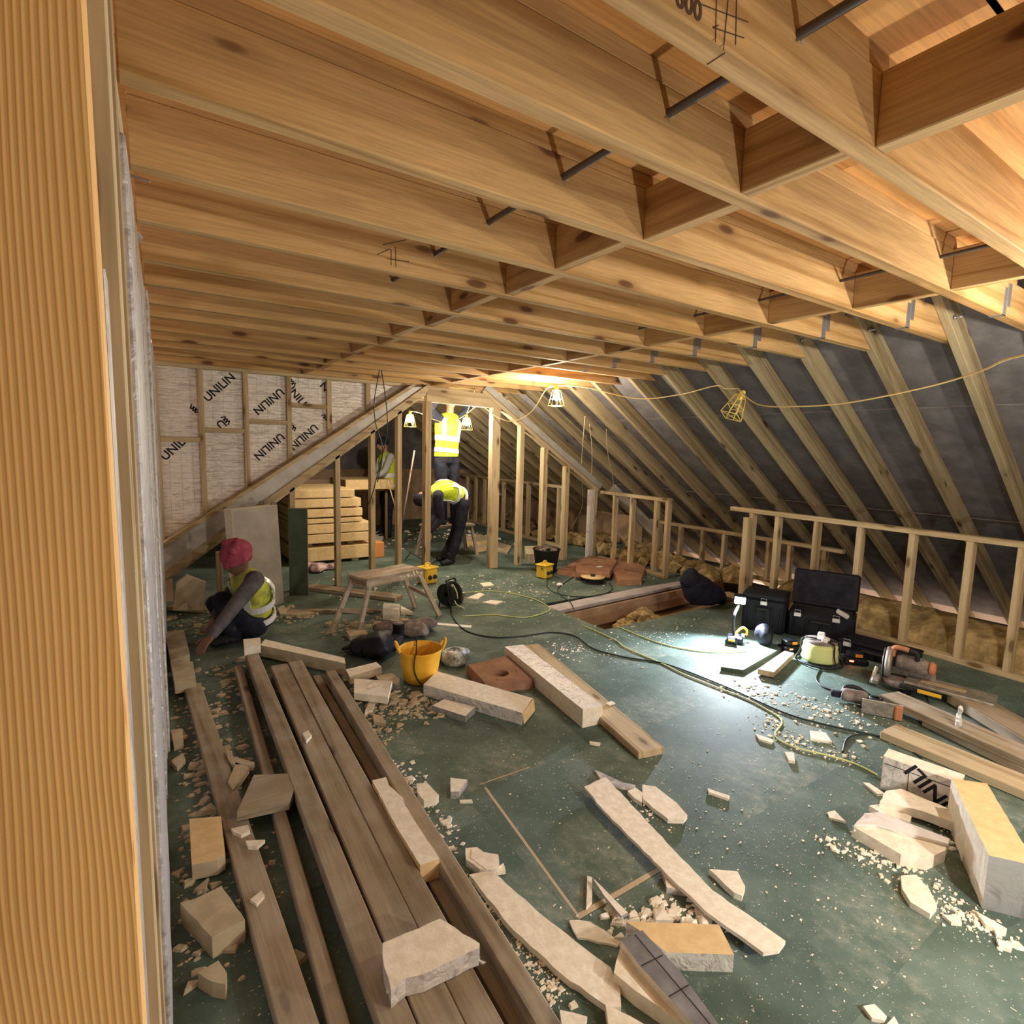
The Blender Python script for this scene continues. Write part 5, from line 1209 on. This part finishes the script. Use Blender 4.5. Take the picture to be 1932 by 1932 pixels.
tube('handle', [(-.08,-.0,.26),(-.07,-.02,.33),(-.03,-.03,.345),(.03,-.03,.34)], .020, 'dullorange', t); tube('grip', [(.03,-.03,.34),(.08,-.03,.33),(.09,-.02,.27)], .017, 'rubber', t)
box('front_arm', (.20,.035,.035), (.10,-.12,.07), 'rubber', t, bevel=.008); box('front_label', (.15,.006,.028), (.20,-.142,.072), 'labelyellow', t, bevel=.001)
box('dust_port', (.05,.10,.05), (-.16,-.09,.06), 'alu', t, rot=(.3,0,0), bevel=.01)
bm = bmesh.new(); add_tube(bm, smooth_path([(-.17,-.05,.15),(-.18,-.08,.09),(-.19,-.10,.02)],4), .012, 8); link('clamp', bm, 'foam_dusty', t)
t.scale = (.86,.86,.86); COL.objects['circular_saw'].scale = (.82,.82,.82)
# crumpled clear film standing on the brown timber
p = at(1808,1372, z=.09)
blobby('crumpled_film', [(p+Vector((0,0,.02)),(.018,.018,.03)), (p+Vector((.004,.004,.06)),(.014,.014,.03)), (p+Vector((.002,0,.10)),(.013,.012,.028))], 'water', 'small crumpled clear film standing on the right hand timbers', 'film', amp=.006, fr=60)
COL.objects['crumpled_film'].modifiers[0].voxel_size = .004

# things in the dark corner under the raking board
def standing(px, y, th, m, label, name='insulation_board'):
    W = [aty(a, b, y) for a, b in px]; c = sum(W, Vector())/len(W); c.z = 0; bm = bmesh.new()
    a_ = [bm.verts.new((p.x-c.x, -th/2, max(p.z,0.001))) for p in W]; b_ = [bm.verts.new((p.x-c.x, th/2, max(p.z,0.001))) for p in W]
    bm.faces.new(a_); bm.faces.new(b_[::-1])
    for i in range(len(W)): bm.faces.new([a_[i],b_[i],b_[(i+1)%len(W)],a_[(i+1)%len(W)]])
    return link(name, bm, m, loc=c, label=label, cat='board')
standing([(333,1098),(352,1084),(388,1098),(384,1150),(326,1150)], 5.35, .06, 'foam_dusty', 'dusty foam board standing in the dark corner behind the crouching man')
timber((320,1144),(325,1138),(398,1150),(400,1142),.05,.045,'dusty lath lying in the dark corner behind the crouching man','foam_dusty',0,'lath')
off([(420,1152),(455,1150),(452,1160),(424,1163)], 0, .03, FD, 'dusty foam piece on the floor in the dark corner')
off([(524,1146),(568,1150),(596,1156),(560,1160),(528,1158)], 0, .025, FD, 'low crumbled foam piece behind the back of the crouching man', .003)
off([(880,1128),(905,1118),(914,1121),(900,1130)], 0, .015, FO, 'pale foam sliver touching the plugs of the cable reel')
off([(910,1136),(925,1132),(950,1134),(935,1140)], 0, .015, FO, 'pale foam sliver lying inside the yellow cable loop')
off([(905,1100),(925,1098),(932,1104),(912,1106)], 0, .012, FO, 'small pale foam flake behind the cable reel')
off([(660,1212),(700,1206),(706,1214),(668,1222)], 0, .05, FD, 'dusty foam block behind the work glove')
off([(652,1190),(690,1188),(694,1196),(660,1200)], 0, .04, FD, 'dusty foam block between the front feet of the trestle bench')

# ================================================================== PEOPLE
def add_ellipsoid(bm, c, r, rot=None, sub=2):
    m = Matrix.Translation(c) @ (rot.to_4x4() if rot else Matrix()) @ Matrix.Diagonal((*r,1)); bmesh.ops.create_icosphere(bm, subdivisions=sub, radius=1, matrix=m)
def add_limb(bm, pts, rad, sides=12):
    """tapered limb through joints, with rounded joints"""
    P = [Vector(p) for p in pts]
    for i in range(len(P)-1):
        add_tube(bm, [P[i], P[i].lerp(P[i+1],.5), P[i+1]], lambda t, a=rad[i], b=rad[i+1]: a+(b-a)*t+.03*a*math.sin(PI*t)*2, sides)
    for p, r in zip(P, rad): bmesh.ops.create_icosphere(bm, subdivisions=2, radius=r, matrix=Matrix.Translation(p))
def add_loft(bm, secs, sides=20):
    """closed loft through elliptical sections (centre, half width vector, half depth vector)"""
    rings = []
    for c, u, v in secs:
        rings.append([bm.verts.new(c+u*math.cos(2*PI*k/sides)+v*math.sin(2*PI*k/sides)) for k in range(sides)])
    for a, b in zip(rings, rings[1:]):
        for k in range(sides): bm.faces.new([a[k],a[(k+1)%sides],b[(k+1)%sides],b[k]])
    bm.faces.new(rings[0][::-1]); bm.faces.new(rings[-1])
def fuse(o, vox, smooth=3):
    md = o.modifiers.new('fuse','REMESH'); md.mode = 'VOXEL'; md.voxel_size = vox; md.use_smooth_shade = True
    if smooth: s = o.modifiers.new('soften','SMOOTH'); s.iterations = smooth; s.factor = .5
def hand(bm, wrist, dirn, palmn, curl=.35, side=1):
    """palm, four unequal bent fingers and a thumb leaving the side of the palm"""
    d = Vector(dirn).normalized(); n = Vector(palmn); n = (n-d*n.dot(d)).normalized(); s = d.cross(n)*side
    rot = Matrix((s, d, n)).transposed()
    add_ellipsoid(bm, Vector(wrist)+d*.045, (.042,.052,.016), rot)
    for k, (off_, L, r) in enumerate(((-.030,.062,.0078),(-.010,.076,.0085),(.011,.080,.0088),(.031,.072,.0085))):
        b = Vector(wrist)+d*.080+s*off_; c1 = b+(d*math.cos(curl)+n*math.sin(curl))*L*.45
        c2 = c1+(d*math.cos(curl*2.2)+n*math.sin(curl*2.2))*L*.32; c3 = c2+(d*math.cos(curl*3)+n*math.sin(curl*3))*L*.25
        add_limb(bm, [b-d*.02, c1, c2, c3], [r*1.1, r, r*.92, r*.8], 8)
    tb = Vector(wrist)+d*.025+s*.034; t1 = tb+(s*.75+d*.65+n*.1)*.036; t2 = t1+(s*.35+d*.85+n*.3)*.030
    add_limb(bm, [tb, t1, t2], [.013,.0105,.008], 8)

def person(label, J, face, hat, hatmat, skin, sleeve, vest, trouser='navy', vox=.010, boots=True, hand_dirs=None):
    """J: joints in world space. pelvis, chest, neck, head, shL, shR, elL, elR, wrL, wrR, hipL, hipR, knL, knR, anL, anR"""
    base = Vector((J['pelvis'].x, J['pelvis'].y, min(J['anL'].z, J['anR'].z)-.08))
    t = empty('person', base, label=label, cat='person')
    J = {k: Vector(v)-base for k, v in J.items()}; f = Vector(face).normalized()
    up = (J['neck']-J['pelvis']).normalized(); mid = J['pelvis'].lerp(J['chest'], .5)
    u = (J['shR']-J['shL']); u = (u-up*u.dot(up)).normalized(); v = u.cross(up).normalized()
    hu = (J['hipR']-J['hipL']).normalized()
    def torso(bm, s, lo=0.0, hi=1.0, extra=0.0):
        cs = [(J['pelvis'],.160,.115),(J['pelvis'].lerp(J['chest'],.30),.155,.115),(mid.lerp(J['chest'],.25),.155,.118),(J['chest'],.175,.125),(J['chest'].lerp(J['neck'],.45),.180,.118),(J['chest'].lerp(J['neck'],.80),.135,.085),(J['neck'],.075,.065)]
        n = len(cs); secs = []
        for i, (c, a, b) in enumerate(cs):
            q = i/(n-1)
            if lo-1e-6 <= q <= hi+1e-6: secs.append((c, (hu*(1-q)+u*q).normalized()*(a*s+extra), v*(b*s+extra)))
        add_loft(bm, secs)
    # body: one continuous surface
    bm = bmesh.new(); torso(bm, .92)
    hd = J['head']; hz = (hd-J['neck']).normalized(); hx = f.cross(hz)
    hx = hx.normalized() if hx.length > .1 else u; hf = hz.cross(hx); hf = hf if hf.dot(f) > 0 else -hf; hx = hf.cross(hz)
    rot = Matrix((hx, hf, hz)).transposed()
    add_limb(bm, [J['chest'].lerp(J['neck'],.6), J['neck'], hd-hz*.05], [.07,.058,.054])
    add_ellipsoid(bm, hd, (.076,.096,.112), rot, 3); add_ellipsoid(bm, hd-hz*.055+hf*.035, (.055,.055,.055), rot)
    add_ellipsoid(bm, hd+hf*.098-hz*.012, (.014,.020,.024), rot)                      # nose
    add_ellipsoid(bm, hd+hf*.086-hz*.055, (.026,.012,.008), rot)                      # lips
    add_ellipsoid(bm, hd+hf*.082+hz*.022, (.048,.014,.010), rot)                      # brow
    for s in (-1,1): add_ellipsoid(bm, hd+hx*s*.078-hz*.008, (.012,.022,.032), rot)   # ears
    for s in 'LR':
        add_limb(bm, [J['sh'+s], J['el'+s], J['wr'+s]], [.050,.038,.027])
        hdir = (hand_dirs or {}).get(s, (J['wr'+s]-J['el'+s])); hn = (hand_dirs or {}).get(s+'n', v)
        hand(bm, J['wr'+s], hdir, hn, .35, 1 if s == 'L' else -1)
        add_limb(bm, [J['hip'+s], J['kn'+s], J['an'+s]], [.085,.055,.040])
    o = link('body', bm, skin, t); fuse(o, .0075, 2)
    for s in (-1,1):
        bm = bmesh.new(); add_ellipsoid(bm, hd+hf*.086+hx*s*.031+hz*.006, (.012,.009,.008), rot); link('eye', bm, 'eye', t, smooth=True)
    # jacket and sleeves
    bm = bmesh.new(); torso(bm, 1.0)
    for s in 'LR':
        w_ = J['el'+s].lerp(J['wr'+s], .93); add_limb(bm, [J['chest'].lerp(J['neck'],.55).lerp(J['sh'+s],.6), J['sh'+s], J['el'+s], w_], [.075,.070,.052,.038])
    o = link('jacket', bm, sleeve, t); fuse(o, vox)
    # trousers
    bm = bmesh.new(); add_loft(bm, [(J['pelvis'].lerp(J['chest'],.18), hu*.165, v*.125), (J['pelvis'], hu*.172, v*.128), (J['pelvis']-up*.09, hu*.150, v*.110)])
    for s in 'LR': add_limb(bm, [J['pelvis'].lerp(J['hip'+s],.7), J['hip'+s], J['kn'+s], J['an'+s]], [.10,.102,.072,.062])
    o = link('trousers', bm, trouser, t); fuse(o, vox)
    # vest with reflective bands
    bm = bmesh.new(); torso(bm, 1.10, 0.0, .86, .006)
    for s in 'LR': add_limb(bm, [J['chest'].lerp(J['neck'],.75), J['chest'].lerp(J['neck'],.65).lerp(J['sh'+s],.55)], [.088,.082])
    o = link('vest', bm, vest, t); fuse(o, vox); vo = o
    def surf(q, th, k):   # point on the vest surface at height q along the spine and angle th
        cs = [(J['pelvis'],.160,.115),(J['pelvis'].lerp(J['chest'],.30),.155,.115),(mid.lerp(J['chest'],.25),.155,.118),(J['chest'],.175,.125),(J['chest'].lerp(J['neck'],.45),.180,.118),(J['chest'].lerp(J['neck'],.80),.135,.085)]
        x = q*(len(cs)-1); i = min(int(x), len(cs)-2); g_ = x-i
        c = cs[i][0].lerp(cs[i+1][0], g_); a = cs[i][1]*(1-g_)+cs[i+1][1]*g_; b = cs[i][2]*(1-g_)+cs[i+1][2]*g_
        return c+u*math.cos(th)*(a*1.10+.006+k)+v*math.sin(th)*(b*1.10+.006+k)
    def band(qa, qb, th0, th1, n=28):
        bm = bmesh.new(); A = []; 
        for i in range(n+1):
            th = th0+(th1-th0)*i/n; A.append([bm.verts.new(surf(q_, th, k_)) for q_, k_ in ((qa,-.004),(qa,.009),(qb,.009),(qb,-.004))])
        for a, b in zip(A, A[1:]):
            for k in range(4): bm.faces.new([a[k],a[(k+1)%4],b[(k+1)%4],b[k]])
        link('reflective_band', bm, 'reflect', vo)
    band(.10,.20,0,2*PI); band(.36,.46,0,2*PI)
    for th in (.9, PI-.9, -.9, -(PI-.9)):
        bm = bmesh.new(); A = []
        for i in range(9):
            q = .44+(.93-.44)*i/8; A.append([bm.verts.new(surf(q, th+e, k_)) for e, k_ in ((-.17,-.004),(-.17,.010),(.17,.010),(.17,-.004))])
        for a, b in zip(A, A[1:]):
            for k in range(4): bm.faces.new([a[k],a[(k+1)%4],b[(k+1)%4],b[k]])
        link('reflective_band', bm, 'reflect', vo)
    # head covering
    bm = bmesh.new()
    if hat == 'turban':
        add_ellipsoid(bm, hd+hz*.055-hf*.02, (.112,.128,.100), rot, 3)
        for k in range(5): add_limb(bm, [hd+hz*(.01+.03*k)+hf*(.10-.012*k)-hx*.02*k, hd+hz*(.03+.03*k)+hx*(.098-.01*k), hd+hz*(.02+.03*k)-hf*(.11-.01*k)], [.022,.024,.022], 8)
        for k in range(5): add_limb(bm, [hd+hz*(.01+.03*k)+hf*(.10-.012*k), hd+hz*(.02+.03*k)-hx*(.098-.01*k), hd+hz*(.02+.03*k)-hf*(.11-.01*k)], [.022,.024,.022], 8)
        add_ellipsoid(bm, hd-hf*.09-hz*.02, (.05,.04,.06), rot)
    else:
        add_ellipsoid(bm, hd+hz*.030-hf*.012, (.090,.108,.098), rot, 3)
        if hat == 'cap': add_ellipsoid(bm, hd+hf*.12+hz*.03, (.06,.06,.008), rot)
    o = link('turban' if hat == 'turban' else 'hat', bm, hatmat, t); fuse(o, .008)
    # cut the hat clear of the face: sits above brow because the head covering is raised
    for s in 'LR':
        a = J['an'+s]; fd = (hand_dirs or {}).get('f', f); fd = Vector((fd[0],fd[1],0)).normalized()
        bm = bmesh.new(); add_limb(bm, [a+Vector((0,0,.05)), a-Vector((0,0,.02))], [.056,.052])
        add_ellipsoid(bm, a+fd*.07-Vector((0,0,.038)), (.048,.048,.040)); add_ellipsoid(bm, a+fd*.02-Vector((0,0,.038)), (.048,.06,.040)); add_ellipsoid(bm, a+fd*.13-Vector((0,0,.044)), (.046,.046,.034)); add_ellipsoid(bm, a-fd*.03-Vector((0,0,.038)), (.045,.045,.040))
        for v_ in bm.verts: v_.co.z = max(v_.co.z, a.z-.079)
        o = link('boot', bm, 'rubber', t); fuse(o, .009)
    return t

V3 = Vector
# crouching man on the left: squats facing left, one arm reaching down to the floor
y0 = 4.72
P = dict(pelvis=aty(486,1172,4.85), chest=aty(478,1112,4.78), neck=aty(458,1082,4.74), head=aty(446,1056,4.70),
         shR=aty(482,1094,4.60), shL=aty(456,1100,4.95), elR=aty(437,1150,4.42), wrR=aty(398,1201,4.28),
         elL=aty(425,1130,4.98), wrL=aty(405,1165,4.85), hipR=aty(480,1180,4.72), hipL=aty(474,1178,4.98),
         knR=aty(418,1132,4.80), knL=aty(406,1138,5.05), anR=aty(440,1196,4.74), anL=aty(432,1186,4.98))
for s in 'RL': P['an'+s].z = .085
person('person in magenta turban and dirty yellow vest crouching on the left, hand on floor', P, (-.80,-.45,-.35), 'turban', 'turban', 'skin_dark', 'greycloth', 'vest_dirty', hand_dirs={'R': (aty(366,1234,4.16)-aty(398,1201,4.28)), 'Rn': (0,0,-1), 'f': (-.9,-.3,0)})
# bending man behind the doorway
P = dict(pelvis=aty(874,940,6.75), chest=aty(845,925,6.72), neck=aty(815,925,6.72), head=aty(797,940,6.72),
         shR=aty(826,938,6.52), shL=aty(828,928,6.92), elR=aty(832,980,6.50), wrR=aty(812,1003,6.50),
         elL=aty(818,975,6.95), wrL=aty(806,1000,6.80), hipR=aty(872,952,6.62), hipL=aty(872,950,6.86),
         knR=aty(866,1004,6.62), knL=aty(860,1002,6.88), anR=aty(850,1056,6.62), anL=aty(842,1050,6.90))
for s in 'RL': P['an'+s].z = .085
person('person in yellow vest and black hat bending forward in the doorway', P, (-.75,-.2,-.6), 'hat', 'navy', 'skin_mid', 'navy', 'vest', hand_dirs={'f': (-1,-.2,0), 'Rn': (0,-1,0), 'Ln': (0,-1,0)})
# man on a step reaching up, head behind the header
yS = 7.15
P = dict(pelvis=aty(842,862,yS), chest=aty(845,810,yS), neck=aty(848,782,yS+.02), head=aty(850,758,yS),
         shR=aty(867,792,yS), shL=aty(826,790,yS-.02), elR=aty(884,770,yS-.12), wrR=aty(872,748,yS-.28),
         elL=aty(812,772,yS-.12), wrL=aty(826,752,yS-.30), hipR=aty(854,872,yS), hipL=aty(831,872,yS),
         knR=aty(857,925,yS), knL=aty(834,925,yS-.03), anR=aty(858,978,yS+.03), anL=aty(836,978,yS+.02))
za_ = min(P['anR'].z, P['anL'].z); P['anR'].z = P['anL'].z = za_
person('person in yellow vest reaching up in the doorway, seen from behind', P, (0,1,.1), 'cap', 'navy', 'skin_mid', 'navy', 'vest', hand_dirs={'f': (0,1,0), 'R': (-.1,-.1,1), 'L': (.1,-.1,1), 'Rn': (0,-1,0), 'Ln': (0,-1,0)})
q = (P['anR']+P['anL'])/2; hz_ = za_-.08
t = empty('step_platform', (q.x, q.y+.05, 0), label='step platform under the man reaching up in the doorway', cat='platform')
box('step_top', (.75,.34,.03), (0,0,hz_-.016), 'old', t)
for sx_ in (-1,1):
    for sy_ in (-1,1): beam('leg', t.location+V3((sx_*.33,sy_*.13,hz_-.031)), t.location+V3((sx_*.42,sy_*.17,0)), .04, .04, 'trestle', t, up=(0,1,0))
# far man at the slab stack, facing left
yF = 9.15
P = dict(pelvis=aty(732,925,yF), chest=aty(731,880,yF), neck=aty(726,855,yF), head=aty(722,838,yF-.02),
         shR=aty(737,862,yF-.18), shL=aty(722,862,yF+.18), elR=aty(727,888,yF-.30), wrR=aty(708,900,yF-.25),
         elL=aty(710,885,yF+.15), wrL=aty(700,898,yF+.05), hipR=aty(734,932,yF-.08), hipL=aty(727,932,yF+.1),
         knR=aty(733,968,yF-.08), knL=aty(726,966,yF+.1), anR=aty(732,1000,yF-.10), anL=aty(723,1003,yF+.1))
for s in 'RL': P['an'+s].z = .085
person('person in yellow vest with grey sleeves at the slab stack behind the left studs', P, (-.9,-.1,-.4), 'hat', 'navy', 'skin_mid', 'lightsleeve', 'vest', hand_dirs={'f': (-1,0,0), 'Rn': (0,0,-1), 'Ln': (0,0,-1)})
# thin poles and crossed rods leaning by the third stud
tube('leaning_pole', [aty(782,850,7.6), at(752,1030,0.01)], .012, 'trestle', n=0, label='thin pale pole leaning behind the studs beside the bending man', cat='pole')
tube('leaning_pole', [aty(731,905,8.2), aty(748,965,8.1)], .010, 'stud', n=0, label='short pale rod below the slab edge by the far man', cat='rod')
for k, (a, b) in enumerate((((800,1010),(764,1058)),((764,1034),(800,1060)),((765,1052),(800,1030)))):
    A, B = at(*a), at(*b); A.z = .30 if k == 0 else .12; B.z = .012
    A = aty(*a, y=at(*b).y+.15); tube('thin_rod', [A, B], .008, 'rod', n=0, label=['dark rod leaning from the door stud down to the floor', 'dark rod crossing the first behind the third stud', 'lower dark rod lying across the other two'][k], cat='rod')
